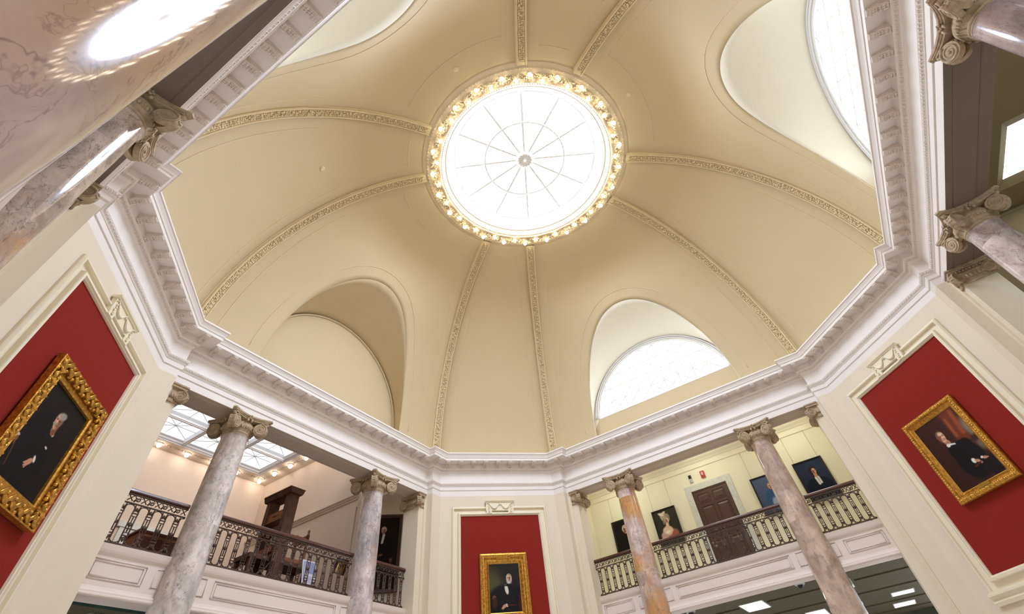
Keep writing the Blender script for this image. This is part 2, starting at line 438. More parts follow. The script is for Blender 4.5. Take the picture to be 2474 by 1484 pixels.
# ribs: flat band, two edge rolls and a garland of modelled fruit and leaves; eight equal
def rib_mesh():
    mb = MB(); rnd = random.Random(3); hw = .135
    K = 60
    pts = [(rib_r(PH0 + (PH1 - PH0) * i / K), rib_z(PH0 + (PH1 - PH0) * i / K)) for i in range(K + 1)]
    def at(ph, off): # along y (radial), z; normal towards the room
        r = rib_r(ph); z = rib_z(ph); tr, tz = -5.95 * math.sin(ph), 6.5 * math.cos(ph); L = math.hypot(tr, tz)
        return (r - tz / L * off, z + tr / L * off)
    phs = [PH0 + (PH1 - PH0) * i / K for i in range(K + 1)]
    sec = [(-hw - .03, -.12), (-hw - .03, .05), (-hw - .012, .06), (-hw - .012, .11), (-hw + .005, .135), (-hw + .03, .135), (-hw + .04, .10), (hw - .04, .10), (hw - .03, .135), (hw - .005, .135), (hw + .012, .11), (hw + .012, .06), (hw + .03, .05), (hw + .03, -.12)]
    v = []; f = []
    for ph in phs:
        for x, o in sec: y, z = at(ph, o); v.append((x, y, z))
    n = len(sec)
    for j in range(K):
        for i in range(n - 1): f.append((j * n + i, j * n + i + 1, (j + 1) * n + i + 1, (j + 1) * n + i))
    mb.add(v, f, 0, False)
    s = 0; ph = PH0 + .01
    while ph < PH1 - .01:
        L = math.hypot(5.95 * math.sin(ph), 6.5 * math.cos(ph)); 
        for k in range(3):
            x = (k - 1) * .052 + rnd.uniform(-.012, .012); y, z = at(ph + rnd.uniform(-.003, .003), .115)
            sz = rnd.uniform(.022, .040); mb.ball((x, y, z), sz, sz, sz * 1.2, 5)
        ph += .058 / L
    return mb.mesh('dome_rib', M['domerib'])
RIB = rib_mesh()
for k in range(4):
    for s in (-1, 1):
        o = bpy.data.objects.new(trim_name(), RIB); C.objects.link(o); struct(o)
        o.rotation_euler = (0, 0, k * PI / 2 + s * H_D)

# ------------------------------------------------------------------ oculus ring, curb, skylight
ring = MB()
ring.lathe([(3.50, 15.52), (3.47, 15.44), (3.43, 15.42), (3.40, 15.41), (3.375, 15.385), (3.345, 15.385), (3.335, 15.36), (3.28, 15.335), (3.24, 15.33), (3.22, 15.31), (3.19, 15.305),
            (2.95, 15.325), (2.925, 15.30), (2.90, 15.285), (2.885, 15.30), (2.875, 15.33), (2.86, 15.335), (2.82, 15.39), (2.785, 15.41), (2.775, 15.45), (2.72, 15.50), (2.70, 15.515), (2.70, 15.56)], 144)
ring_o = struct(ring.build(trim_name(), M['ring']))
eg = MB()
for i in range(230):
    a = 2 * PI * i / 230; eg.ball((2.838 * math.cos(a), 2.838 * math.sin(a), 15.362), .027, .027, .030, 6)
eg.build('egg_and_dart', M['ring'], ring_o)
lf = MB()
for i in range(230):
    a = 2 * PI * i / 170
    T = Matrix.Rotation(a, 4, 'Z') @ Matrix.Translation((3.30, 0, 15.348)) @ Matrix.Rotation(.5, 4, 'Z'); lf.ball((0, 0, 0), .05, .026, .016, 5, M=T)
lf.build('leaf_moulding', M['ring'], ring_o)
# garland between the lamps: rosettes, fruit and leaves
gl = MB(); rnd = random.Random(11)
def petal_flower(mb, T, r, n=6):
    for i in range(n):
        a = 2 * PI * i / n; mb.ball((r * .62 * math.cos(a), r * .62 * math.sin(a), -.012), r * .42, r * .42, r * .30, 6, M=T)
    mb.ball((0, 0, -.03), r * .3, r * .3, r * .3, 6, M=T)
for i in range(24):
    a = math.radians(90 - (-4.3 + 15 * i)); b = math.radians(90 - (3.2 + 15 * i))
    def at(ang, r, z): return Matrix.Rotation(ang, 4, 'Z') @ Matrix.Translation((r, 0, z))
    petal_flower(gl, at(b, 3.13, 15.265), .075); petal_flower(gl, at(a, 3.0, 15.285), .05)
    for k in range(60):
        aa = a + math.radians(rnd.uniform(-6.4, 6.4)); rr = rnd.uniform(2.99, 3.17)
        da = abs(math.degrees(aa - a)); 
        if da < 1.6 and rr > 3.06: continue
        s = rnd.uniform(.016, .046); T = at(aa, rr, 15.285 - rnd.uniform(0, .03)) @ Matrix.Rotation(rnd.uniform(0, 3), 4, 'Z')
        if rnd.random() < .5: gl.ball((0, 0, 0), s * 1.5, s * .7, s * .7, 5, M=T)
        else: gl.ball((0, 0, 0), s, s, s, 5, M=T)
gl.build('garland', M['ring'], ring_o)
curb = MB()
curb.lathe([(2.70, 15.50), (2.68, 15.525), (2.655, 15.53), (2.65, 15.60), (2.61, 15.61), (2.60, 15.68), (2.565, 15.69), (2.555, 15.76), (2.52, 15.775), (2.50, 15.84), (2.47, 15.85), (2.46, 15.885), (2.40, 15.89), (2.40, 15.95)], 144)
sky = struct(curb.build('window_1', M['whitegloss']))
g = MB(); g.lathe([(2.46, 15.93), (1.38, 15.985), (.05, 16.03)], 96); g.build('pane', M['sky_oculus'], sky)
for i in range(12):
    m = MB(); a = math.radians(15 + 30 * i)
    m.M = Matrix.Rotation(PI / 2 - a, 4, 'Z')
    m.add([(.2, -.034, 15.975), (2.44, -.034, 15.90), (2.44, .034, 15.90), (.2, .034, 15.975), (.2, -.034, 16.02), (2.44, -.034, 15.93), (2.44, .034, 15.93), (.2, .034, 16.02)],
          [(0, 1, 2, 3), (0, 4, 5, 1), (3, 2, 6, 7), (4, 7, 6, 5), (0, 3, 7, 4), (1, 5, 6, 2)])
    m.build('mullion', M['mullion'], sky)
m = MB(); m.lathe([(1.350, 15.98), (1.350, 15.92), (1.410, 15.92), (1.410, 15.98)], 96); m.build('mullion_ring', M['mullion'], sky)
m = MB(); m.lathe([(0, 15.86), (.035, 15.86), (.06, 15.90), (.08, 15.925), (.20, 15.93), (.235, 15.90), (.26, 15.90), (.27, 15.93), (.30, 15.935), (.31, 15.96), (.31, 16.0)], 48)
for i in range(14):
    a = 2 * PI * i / 14; m.ball((.225 * math.cos(a), .225 * math.sin(a), 15.905), .035, .035, .02, 6); m.ball((.13 * math.cos(a), .13 * math.sin(a), 15.925), .03, .03, .02, 6)
m.ball((0, 0, 15.86), .03, n=8)
m.build('centre_rosette', M['mullion'], sky)

# lamps of the ring: 24 outer, 24 inner
def lamp_proto(name, Mx, label, group, r, mt):
    t = thing(name, Mx, label, 'light bulb', group)
    s = MB(); s.lathe([(r * 1.55, .045), (r * 1.55, .02), (r * 1.35, .0), (r * .9, .0), (r * .8, .03)], 16); s.build('socket', M['ring'], t)
    b = MB(); b.ball((0, 0, -r * .75), r, n=12); b.build('bulb', mt, t)
    return t
def ringM(deg, r, z, tilt):
    a = math.radians(90 - deg); return Matrix.Translation((r * math.cos(a), r * math.sin(a), z)) @ Matrix.Rotation(a, 4, 'Z') @ Matrix.Rotation(tilt, 4, 'Y')
ORD = ['topmost', 'second', 'third', 'fourth', 'fifth', 'sixth', 'seventh', 'eighth', 'ninth', 'tenth', 'eleventh', 'twelfth', 'thirteenth', 'fourteenth', 'fifteenth', 'sixteenth',
       'seventeenth', 'eighteenth', 'nineteenth', 'twentieth', 'twenty-first', 'twenty-second', 'twenty-third', 'twenty-fourth']
def bulb_label(k, which): return ('%s bulb' % ORD[0] if k == 0 else 'bulb %s clockwise from the top' % ORD[k]) + ' in the %s ring of lit bulbs around the skylight' % which
proto = None
for i in range(24):
    Mx = ringM(-4.3 + 15 * i, 3.155, 15.25, 0)
    if proto is None: proto = lamp_proto('light_bulb', Mx, bulb_label((13 - i) % 24, 'outer'), 'outer ring of bulbs around the oculus', .052, M['bulb'])
    else: copy_tree(proto, Mx, None, bulb_label((13 - i) % 24, 'outer'))
proto = None
for i in range(24):
    Mx = ringM(3.1 + 15 * i, 2.985, 15.265, 0)
    if proto is None: proto = lamp_proto('light_bulb', Mx, bulb_label((12 - i) % 24, 'inner'), 'inner ring of bulbs around the oculus', .045, M['bulb'])
    else: copy_tree(proto, Mx, None, bulb_label((12 - i) % 24, 'inner'))

# ------------------------------------------------------------------ lunettes: splayed vaults, back walls, windows
def back_arc(th):
    q = min(th, PI - th) / (PI / 2); s = 1 if th <= PI / 2 else -1
    if q < .106: return (s * 2.78, 9.42 + .53 * q / .106)
    b = (q - .106) / .894 * PI / 2; return (s * 2.78 * math.cos(b), 9.95 + 2.84 * math.sin(b))
LD = 7.95
for b in 'ABCD':
    v = MB(); v.M = frame(b)
    def tun(u, w):
        th = PI * u; a, ph = op_aph(th); p = dome_pt(H_B, a, ph)
        t, z = back_arc(th)
        return (p[0] + (t - p[0]) * w, p[1] + (LD - p[1]) * w, p[2] + (z - p[2]) * w)
    v.grid(tun, 96, 8)
    o = struct(v.build('ceiling', M['reveal'] if b != 'A' else M['dome']))
    so = o.modifiers.new('thickness', 'SOLIDIFY'); so.thickness = .012; so.offset = -1
    w = MB(); w.M = frame(b); n = 64
    if b == 'A':
        # blind lunette
        pts = [(2.9, 9.3)] + [((2.9) * math.cos(PI * i / n), 9.95 + 2.96 * math.sin(PI * i / n)) for i in range(n + 1)] + [(-2.9, 9.3)]
        w.prism(pts, LD, LD + .12, 'y'); w.build('wall_back_left_lunette', M['dome']); struct(bpy.data.objects['wall_back_left_lunette'])
        t_ = MB(); t_.M = frame(b)
        t_.tube([(back_arc(PI * i / n)[0] * .985, LD - .02, back_arc(PI * i / n)[1] - .03) for i in range(n + 1)], .035, 6)
        struct(t_.build(trim_name(), M['dome']))
        continue
    # wall with an arched hole: ring between outer outline and window outline, plus the sill wall
    R0, z0, zb = 2.56, 10.12, 10.50
    th0 = math.asin((zb - z0) / R0)
    inn = [(R0 * math.cos(th0 + (PI - 2 * th0) * i / n), z0 + R0 * math.sin(th0 + (PI - 2 * th0) * i / n)) for i in range(n + 1)]
    out = [(2.92 * math.cos(PI * i / n), 9.95 + 2.98 * math.sin(PI * i / n)) for i in range(n + 1)]
    vv = [(x, LD, z) for x, z in inn] + [(x, LD, z) for x, z in out] + [(x, LD + .12, z) for x, z in inn]
    ff = [(i, i + 1, n + 2 + i, n + 1 + i) for i in range(n)] + [(i, i + 1, 2 * n + 3 + i, 2 * n + 2 + i) for i in range(n)]
    w.add(vv, ff, 0, False)
    w.add([(-2.92, LD, 9.3), (2.92, LD, 9.3), (2.92, LD, 9.95), (inn[0][0], LD, zb), (inn[-1][0], LD, zb), (-2.92, LD, 9.95), (inn[0][0], LD + .12, zb), (inn[-1][0], LD + .12, zb)], [(0, 1, 2, 3, 4, 5), (3, 4, 7, 6)], 1)
    struct(w.build('wall_%s_lunette' % SIDE[b], [M['reveal'], M['dome']]))
    fr = MB(); fr.M = frame(b)
    for rr, y, rad in ((R0 + .10, LD - .02, .032), (R0 + .03, LD - .015, .026), (R0 - .04, LD + .03, .03)):
        fr.tube([(rr * math.cos(th0 + (PI - 2 * th0) * i / n), y, z0 + rr * math.sin(th0 + (PI - 2 * th0) * i / n)) for i in range(n + 1)], rad, 6)
    fr.box(-2.5, 2.5, LD - .01, LD + .09, zb - .03, zb + .035)
    win = struct(fr.build('window_%d' % {'B': 2, 'C': 3, 'D': 4}[b], M['whitegloss']))
    pn = MB(); pn.M = frame(b); pn.add([(x, LD + .10, z) for x, z in inn], [tuple(range(n + 1))]); pn.build('pane', M['sky_lunette'], win)
    mu = MB(); mu.M = frame(b); p_ = .533
    def clip(p, q):
        # keep the part of the segment inside the window
        N_ = 60; good = [k / N_ for k in range(N_ + 1) if (lambda x, z: x * x + (z - z0) ** 2 < (R0 - .01) ** 2 and z > zb)(p[0] + (q[0] - p[0]) * k / N_, p[1] + (q[1] - p[1]) * k / N_)]
        if len(good) < 2: return None
        a_, c_ = good[0], good[-1]; return (p[0] + (q[0] - p[0]) * a_, p[1] + (q[1] - p[1]) * a_), (p[0] + (q[0] - p[0]) * c_, p[1] + (q[1] - p[1]) * c_)
    segs = []
    for k in range(-5, 6):
        x = (k + .5) * p_; segs.append(((x, zb - .1), (x, 12.9))); z = 11.0 + k * .525; segs.append(((-2.7, z), (2.7, z)))
    for k in range(-12, 13):
        c = (k + .5) * p_; segs.append(((c - 3, 11.0 - 3), (c + 3, 11.0 + 3))); segs.append(((c - 3, 11.0 + 3), (c + 3, 11.0 - 3)))
    for s_ in segs:
        r_ = clip(*s_)
        if r_: (x0, z0_), (x1, z1_) = r_; mu.tube([(x0, LD + .075, z0_), (x1, LD + .075, z1_)], .018, 6)
    for i in range(-5, 5):
        for j in range(-1, 5):
            x, z = (i + .5) * p_, 11.0 + j * .525
            if x * x + (z - z0) ** 2 < (R0 - .05) ** 2 and z > zb: mu.ball((x, LD + .07, z), .05, .018, .05, 6)
    mu.build('lattice', M['mullion'], win)

# small ceiling discs on the dome
def disc(b_or_d, h, tcoord, z, label, place):
    ph = z2ph(z); a = tcoord / (rib_r(ph) * math.sin(h)); p = Vector(dome_pt(h, a, ph, .004)); q = Vector(dome_pt(h, a, ph + .01, .004)); r = Vector(dome_pt(h, a + .01, ph, .004))
    n = (r - p).cross(q - p).normalized(); Fm = frame(b_or_d)
    if n.dot(Vector((0, -1, -.3))) < 0: n = -n
    Mx = Fm @ Matrix.Translation(p) @ n.to_track_quat('Z', 'Y').to_matrix().to_4x4()
    m_ = MB(); m_.lathe([(.0, .02), (.05, .02), (.07, .014), (.085, 0), (.085, -.01)], 20)
    o = m_.build('ceiling_sensor', M['domerib']); o.matrix_world = Mx
    tag(o, label, 'sensor')
disc('left', H_D, .2, 14.13, 'small round cream disc on the narrow left dome panel', None)
disc('C', H_B, .22, 15.38, 'small round cream disc just above right of the oculus ring', None)
disc('D', H_B, -.1, 15.38, 'small round cream disc just above left of the oculus ring', None)

# ------------------------------------------------------------------ corner piers and red-panelled diagonal walls
def pier_outline(dg):
    l, r = DIAG[dg]; V1, O1, I1 = corner(dg, l, EE); V2, O2, I2 = corner(dg, r, EE)
    def bp(b, t, D): p = frame(b) @ Vector((t, D, 0)); return (p.x, p.y)
    pts = [bp(l, 4.6, 8.24), bp(l, 3.9, 8.24), bp(l, 3.9, 7.63), bp(l, 4.11, 7.63), bp(l, 4.11, 7.59), I1, O1, V1, V2, O2, I2, bp(r, -4.11, 7.59), bp(r, -4.11, 7.63), bp(r, -3.9, 7.63), bp(r, -3.9, 8.24), bp(r, -4.6, 8.24)]
    return pts
for dg in DIAG:
    mb = MB(); mb.prism(pier_outline(dg), 0, 8.20, 'z'); o = struct(mb.build('wall_' + dg, M['cream']))
    FR = frame(dg)
    # frame moulding round the red panel: sweep a small profile round a rectangle
    tr = MB(); tr.M = FR; x0, x1, z0, z1 = -1.56, 1.56, 3.27, 7.84; y = DG + EE
    prof = [(0, 0), (0, .04), (.012, .055), (.035, .075), (.06, .075), (.068, .012), (.185, .012), (.19, .075), (.20, .09), (.24, .095), (.255, .07), (.27, .065), (.275, .05), (.29, .0)]
    v = []; f = []; k = len(prof)
    for (i, o_) in prof: v += [(x0 + i, y - o_, z0 + i), (x1 - i, y - o_, z0 + i), (x1 - i, y - o_, z1 - i), (x0 + i, y - o_, z1 - i)]
    for j in range(k - 1):
        for i in range(4): q = (i + 1) % 4; f.append((j * 4 + i, j * 4 + q, j * 4 + 4 + q, j * 4 + 4 + i))
    tr.add(v, f, 0, False)
    # sill moulding below
    tr.prism([(y, 3.10), (y - .05, 3.10), (y - .07, 3.16), (y - .05, 3.20), (y - .11, 3.26), (y - .11, 3.30), (y - .03, 3.32), (y, 3.34)], x0 - .04, x1 + .04, 'x')
    t_o = struct(tr.build(trim_name(), M['creamtrim']))
    rp = MB(); rp.M = FR; rp.box(-1.29, 1.29, y - .03, y + .002, 3.54, 7.57)
    rp.build('fabric_panel', M['red'], t_o)

def cartouche(dg, label):
    Mx = frame(dg, -.0, DG + EE - .07, 7.70)
    t = thing('plaster_cartouche', Mx, label, 'ornament', 'garlanded plaster tablets above the red panels')
    b = MB(); b.box(-.46, .46, -.03, .05, 0, .26); b.prism([(.05, .25), (-.05, .25), (-.06, .275), (-.075, .28), (-.08, .30), (.05, .30)], -.49, .49, 'x')
    for s in (-1, 1): b.box(s * .36 - .09, s * .36 + .09, -.035, .03, -.09, .02)
    b.build('tablet', M['creamtrim'], t)
    g = MB()
    for s in (-1, 1):
        g.tube([(s * (.04 + .30 * i / 12), -.045, .19 - .13 * math.sin(PI * i / 12)) for i in range(13)], [.010 + .020 * math.sin(PI * i / 12) for i in range(13)], 7)
        for k in range(5): g.ball((s * (.36 + .02 * (k % 2)), -.045, .20 - .05 * k), .022, .015, .026, 6)
        g.ball((s * .36, -.045, -.04), .03, .018, .018, 6)
        g.tube([(s * .34, -.045, .2), (s * .40, -.045, .235), (s * .43, -.045, .20)], .012, 5)
    for k in range(6): a = k * PI / 3; g.ball((.025 * math.cos(a), -.05, .195 + .025 * math.sin(a)), .018, .012, .018, 6)
    g.build('swags', M['creamtrim'], t)
cartouche('back', 'cream plaster tablet with swags above the middle red panel')
cartouche('left', 'cream plaster tablet with swags above the left red panel')
cartouche('right', 'cream plaster tablet with swags above the right red panel')

# ------------------------------------------------------------------ columns
def volute(mb, T, r=.125, th=.05, splay=15, both=True):
    """disc pair; local x radial, z up, faces towards +-y"""
    for s in ((-1, 1) if both else (-1,)):
        Ts = T @ Matrix.Translation((r * .8, 0, 0)) @ Matrix.Rotation(math.radians(s * -splay), 4, 'Z') @ Matrix.Translation((-r * .8, 0, 0))
        n = 24; y0, y1 = (0, s * th) 
        v = [(r * math.cos(2 * PI * i / n), y, r * math.sin(2 * PI * i / n)) for y in (-s * .02, y1) for i in range(n)]
        mb.add(v, [(i, (i + 1) % n, n + (i + 1) % n, n + i) for i in range(n)], 0, True, Ts)
        mb.add(v, [tuple(range(n, 2 * n)), tuple(range(n))], 0, False, Ts)
        turns = 2.3; K = 44; pts = []; rs = []
        for i in range(K + 1):
            a = PI / 2 + i / K * turns * 2 * PI; q = 1 - i / K; rr = r * (.14 + .80 * q ** .95)
            pts.append((-rr * math.cos(a), y1, rr * math.sin(a))); rs.append(.006 + .012 * q)
        mb.tube(pts, rs, 6, M=Ts)
        mb.ball((0, y1, 0), r * .16, .022, r * .16, 8, M=Ts)
        for i in range(9):
            a = math.radians(200 - i * 26); mb.ball((r * 1.0 * math.cos(a), y1 * .5, r * 1.0 * math.sin(a)), .017, .022, .014, 5, M=Ts)
def abacus_outline(h, mid, ch, n=8):
    pts = []
    for k in range(4):
        a = k * PI / 2; ca, sa = math.cos(a), math.sin(a)
        for i in range(n + 1):
            x = -h + ch + (2 * h - 2 * ch) * i / n; y = -(mid + (h - mid) * (abs(2 * i / n - 1)) ** 2.0)
            pts.append((x * ca - y * sa, x * sa + y * ca))
    return pts
def capital_meshes():
    ab = MB()
    ab.prism(abacus_outline(.54, .405, .055), -.035, 0, 'z'); ab.prism(abacus_outline(.52, .385, .06), -.06, -.03, 'z'); ab.prism(abacus_outline(.49, .365, .065), -.095, -.055, 'z')
    for k in range(4):
        T = Matrix.Rotation(k * PI / 2, 4, 'Z')
        petal_flower(ab, T @ Matrix.Translation((0, -.42, -.045)) @ Matrix.Rotation(-PI / 2, 4, 'X') @ Matrix.Rotation(PI, 4, 'X'), .06, 5)
        for s in (-1, 1): ab.ball((s * .05, -.40, -.12), .03, .02, .05, 6, M=T)
    ec = MB()
    ec.lathe([(.285, -.46), (.298, -.45), (.298, -.435), (.284, -.43), (.284, -.415), (.305, -.405), (.305, -.385), (.29, -.37), (.33, -.31), (.36, -.25), (.36, -.20), (.33, -.16), (.30, -.08)], 40)
    for i in range(20):
        a = 2 * PI * i / 20; T = Matrix.Rotation(a, 4, 'Z'); ec.ball((.352, 0, -.275), .028, .030, .05, 6, M=T)
        ec.ball((.352 * math.cos(PI / 20), .352 * math.sin(PI / 20), -.29), .012, .012, .05, 4, M=T)
    vo = MB(); volute(vo, Matrix.Translation((.0, 0, 0)), .15, .06, 15)
    vo.tube([(-.02, 0, .13), (.06, 0, .13), (.12, 0, .145), (.16, 0, .17)], [.05, .05, .04, .03], 8)
    vo.tube([(-.17, 0, .10), (-.10, 0, .14), (0, 0, .13)], [.03, .05, .05], 8)
    for s in (-1, 1):
        for i in range(4): vo.ball((-.17 + .03 * i, s * (.09 - .012 * i), .02 + .035 * i), .03, .022, .022, 5)
    return ab.mesh('abacus', M['stone']), ec.mesh('echinus', M['stone']), vo.mesh('volute', M['stone'])
ABM, ECM, VOM = capital_meshes()
def shaft_mesh(mt, name):
    mb = MB(); z1 = -.455; H = 8.2
    prof = [(.30, z1), (.288, z1 - .02), (.285, z1 - .05)]
    for i in range(1, 16):
        z = -.5 - (7.0) * i / 15; q = i / 15; prof.append((.290 + .062 * min(1, q / .55) ** .9 + .015 * q, z))
    prof += [(.385, -7.55), (.40, -7.60)]
    mb.lathe(prof, 72); me = mb.mesh('shaft', mt); return me
base_mb = MB()
base_mb.lathe([(.40, -7.60), (.43, -7.62), (.44, -7.66), (.42, -7.70), (.405, -7.74), (.44, -7.80), (.49, -7.83), (.52, -7.90), (.49, -7.96), (.49, -7.97)], 56)
base_mb.box(-.54, .54, -.54, .54, -8.2, -7.97)
BASEM = base_mb.mesh('base', M['marbletrim'])
def column(b, t, mt, label):
    Mx = frame(b, t, 7.93, 8.199)
    o = thing('marble_column', Mx, label, 'column', 'marble columns of the rotunda'); o['kind'] = 'thing'
    def part(name, me, parent, M_=None):
        c = bpy.data.objects.new(name, me); C.objects.link(c); c.parent = parent
        if M_ is not None: c.matrix_basis = M_
        return c
    part('shaft', shaft_mesh(mt, 'shaft'), o); part('base', BASEM, o)
    cap = part('capital', ECM, o); part('abacus', ABM, cap)
    for k in range(4):
        a = math.radians(45 + 90 * k); part('volute', VOM, cap, Matrix.Rotation(a, 4, 'Z') @ Matrix.Translation((.50, 0, -.26)))
    return o
column('A', -2.25, marble('marble_grey_veined', -.1, (210, 200, 194), (92, 80, 84), 1), 'grey veined marble column in front of the left gallery, nearest the left red panel')
column('A', 2.25, marble('marble_grey_rust', .34, (204, 192, 190), (100, 84, 92), 2.6, (200, 152, 110)), 'grey and rust marble column in the left gallery, nearest the middle red panel')
column('B', -2.25, marble('marble_ochre', .85, (208, 190, 180), (120, 92, 84), 3.3, (210, 150, 80)), 'orange and grey marble column left of the gallery door')
column('B', 2.25, marble('marble_mauve', .20, (198, 176, 160), (128, 104, 98), 4.2, (206, 150, 100)), 'mauve brown marble column in front of the blue portrait in the right gallery')
column('C', -2.25, marble('marble_pale_veined', .05, (212, 196, 190), (84, 72, 76), 5.4), 'pale veined marble column at the right edge, below the top right one')
column('C', 2.25, marble('marble_mauve_grey', -.1, (178, 160, 156), (126, 106, 108), 6.1), 'mauve grey marble column in the top right corner of the picture')
column('D', 2.25, marble('marble_dark_streaked', .30, (190, 172, 160), (78, 66, 62), 7.7), 'streaked marble column with glossy highlights behind the huge near column at left')
column('D', -2.25, marble('marble_near', .55, (186, 168, 166), (120, 100, 110), 8.3, (218, 168, 108)), 'huge near marble column reflecting the skylight in the top left corner')

# pilaster capitals on the sixteen-fold responds (corner of jamb)
def pil_cap_mesh(s):
    """corner at origin; jamb side face runs along +y (0..0.61) at x=0 facing -s; front face runs along +s x (0.21) facing -y"""
    mb = MB(); 
    def bx(x0, x1, y0, y1, z0, z1): mb.box(min(s * x0, s * x1), max(s * x0, s * x1), y0, y1, z0, z1)
    bx(-.10, .25, -.10, .70, -.035, 0); bx(-.08, .24, -.08, .68, -.09, -.03)
    bx(-.02, .22, -.02, .62, -.40, -.08); bx(-.045, .22, -.045, .64, -.30, -.16)
    mb.tube([(s * -.02, -.02, -.40), (s * -.02, .62, -.40)], .018, 6); mb.tube([(s * -.02, -.02, -.40), (s * .21, -.02, -.40)], .018, 6)
    for i in range(7): mb.ball((s * -.05, .10 + i * .07, -.26), .02, .03, .055, 6)
    for i in range(2): mb.ball((s * (.10 + i * .07), -.05, -.26), .03, .02, .055, 6)
    # corner volute (angled) and the rear one
    T = Matrix.Translation((s * -.04, -.04, -.255)) @ Matrix.Rotation(math.atan2(-1, -s), 4, 'Z'); volute(mb, T, .125, .05, 15)
    T = Matrix.Translation((s * -.04, .62, -.255)) @ Matrix.Rotation(math.atan2(1, -s), 4, 'Z'); volute(mb, T, .125, .05, 15)
    petal_flower(mb, Matrix.Translation((s * -.09, .30, -.05)) @ Matrix.Rotation(s * PI / 2, 4, 'Y'), .055, 5)
    for i in range(8): mb.ball((s * -.06, .06 + .065 * i, -.115), .025, .03, .022, 5)
    return mb.mesh('pilaster_capital', M['stone'])
PCM = {1: pil_cap_mesh(1), -1: pil_cap_mesh(-1)}
def pilcap(b, s):
    # s = +1: jamb at the positive-t end of the bay; carved on the wall pier, so a part of it
    dg = BAYN[b][1 if s > 0 else 0]
    o = bpy.data.objects.new('pilaster_capital', PCM[s]); C.objects.link(o)
    o.matrix_world = frame(b, s * 3.9, 7.63, 8.199); o.parent = bpy.data.objects['wall_' + dg]
    o['label'] = 'dark carved stone scroll capital'
for b in 'ABCD':
    for s in (-1, 1): pilcap(b, s)

# ------------------------------------------------------------------ gallery slabs, fascias, floors, walls
fl = MB(); fl.box(-16, 16, -16, 19, -.2, 0); struct(fl.build('floor', M['floor']))
def fascia(b):
    mb = MB(); mb.M = frame(b); x0, x1 = -3.9, 3.9
    pr = [(8.3, 4.42), (7.90, 4.42), (7.885, 4.44), (7.885, 4.46), (7.90, 4.475), (7.90, 4.50), (7.92, 4.53), (7.945, 4.54), (7.955, 4.58), (7.955, 5.02), (7.935, 5.04), (7.915, 5.065), (7.90, 5.10), (7.89, 5.14), (7.88, 5.185), (8.3, 5.185)]
    mb.prism(pr, x0, x1, 'x')
    for (p0, p1) in ((-3.82, -2.9), (-2.72, -2.48), (-2.0, -1.72), (-1.56, 1.56), (1.72, 2.0), (2.48, 2.72), (2.9, 3.82)):
        for r_ in (0, .05):
            if p1 - p0 < .4 and r_: continue
            mb.tube([(p0 + r_, 7.95, 4.68 + r_ * .7), (p1 - r_, 7.95, 4.68 + r_ * .7), (p1 - r_, 7.95, 4.97 - r_ * .7), (p0 + r_, 7.95, 4.97 - r_ * .7)], .013, 6, closed=True)
    return struct(mb.build(trim_name(), M['fascia']))
for b in 'ABCD': fascia(b)
slab = MB()
def bx(b, name, mt, x0, x1, y0, y1, z0, z1):
    mb = MB(); mb.M = frame(b); mb.box(x0, x1, y0, y1, z0, z1); return struct(mb.build(name, mt))
bx('A', 'floor', M['mahogany'], -6.0, 4.6, 8.3, 16.8, 5.0, 5.18)
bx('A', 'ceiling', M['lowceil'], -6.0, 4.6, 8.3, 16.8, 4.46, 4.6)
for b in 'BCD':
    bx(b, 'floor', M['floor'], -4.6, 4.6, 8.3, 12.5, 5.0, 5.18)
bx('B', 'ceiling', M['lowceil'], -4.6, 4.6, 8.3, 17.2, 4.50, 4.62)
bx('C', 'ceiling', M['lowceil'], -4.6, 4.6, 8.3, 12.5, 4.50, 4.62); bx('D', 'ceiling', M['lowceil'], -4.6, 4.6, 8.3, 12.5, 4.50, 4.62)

# --- gallery B: yellow corridor
bx('B', 'wall_back_right_rear', M['yellow'], -4.75, 4.6, 10.2, 10.35, 5.18, 9.3)
bx('B', 'ceiling', M['cream'], -4.75, 4.6, 8.2, 10.4, 9.25, 9.35)
mb = MB(); mb.M = frame('B')
mb.box(-4.75, -4.6, 8.2, 8.95, 5.18, 9.3); mb.box(-4.75, -4.6, 9.85, 10.2, 5.18, 9.3); mb.box(-4.75, -4.6, 8.95, 9.85, 7.75, 9.3); mb.box(-5.3, -5.2, 8.6, 10.2, 5.18, 8.2)
struct(mb.build('wall_back_right_end', M['yellow']))
bx('B', 'wall_back_right_far', M['yellow'], 4.6, 4.75, 8.2, 10.4, 5.18, 9.3)
cr = MB(); cr.M = frame('B')
cr.prism([(10.2, 8.60), (10.17, 8.61), (10.165, 8.64), (10.19, 8.65), (10.19, 8.78), (10.16, 8.80), (10.14, 8.84), (10.08, 8.90), (10.04, 8.98), (10.0, 9.0), (10.0, 9.06), (9.96, 9.10), (9.90, 9.25), (10.2, 9.25)], -4.6, 4.6, 'x')
cr.prism([(-4.6, 8.60), (-4.57, 8.61), (-4.565, 8.64), (-4.59, 8.65), (-4.59, 8.78), (-4.56, 8.80), (-4.54, 8.84), (-4.48, 8.90), (-4.44, 8.98), (-4.4, 9.0), (-4.4, 9.06), (-4.3, 9.25), (-4.6, 9.25)], 8.2, 10.2, 'y')
struct(cr.build(trim_name(), M['yellow']))
gl_ = None
for i, x in enumerate((-3.0, 0.0, 3.0)):
    t = thing('ceiling_light', frame('B', x, 8.95, 9.25), '%s long ceiling light of the yellow gallery, above the beam' % ('left', 'middle', 'right')[i], 'ceiling light', 'ceiling lights of the yellow gallery')
    m = MB(); m.box(-.62, .62, -.10, .10, -.06, 0); m.build('light_body', M['grey'], t)
    m = MB(); m.box(-.60, .60, -.085, .085, -.075, -.06); m.build('diffuser', M['tube'], t)
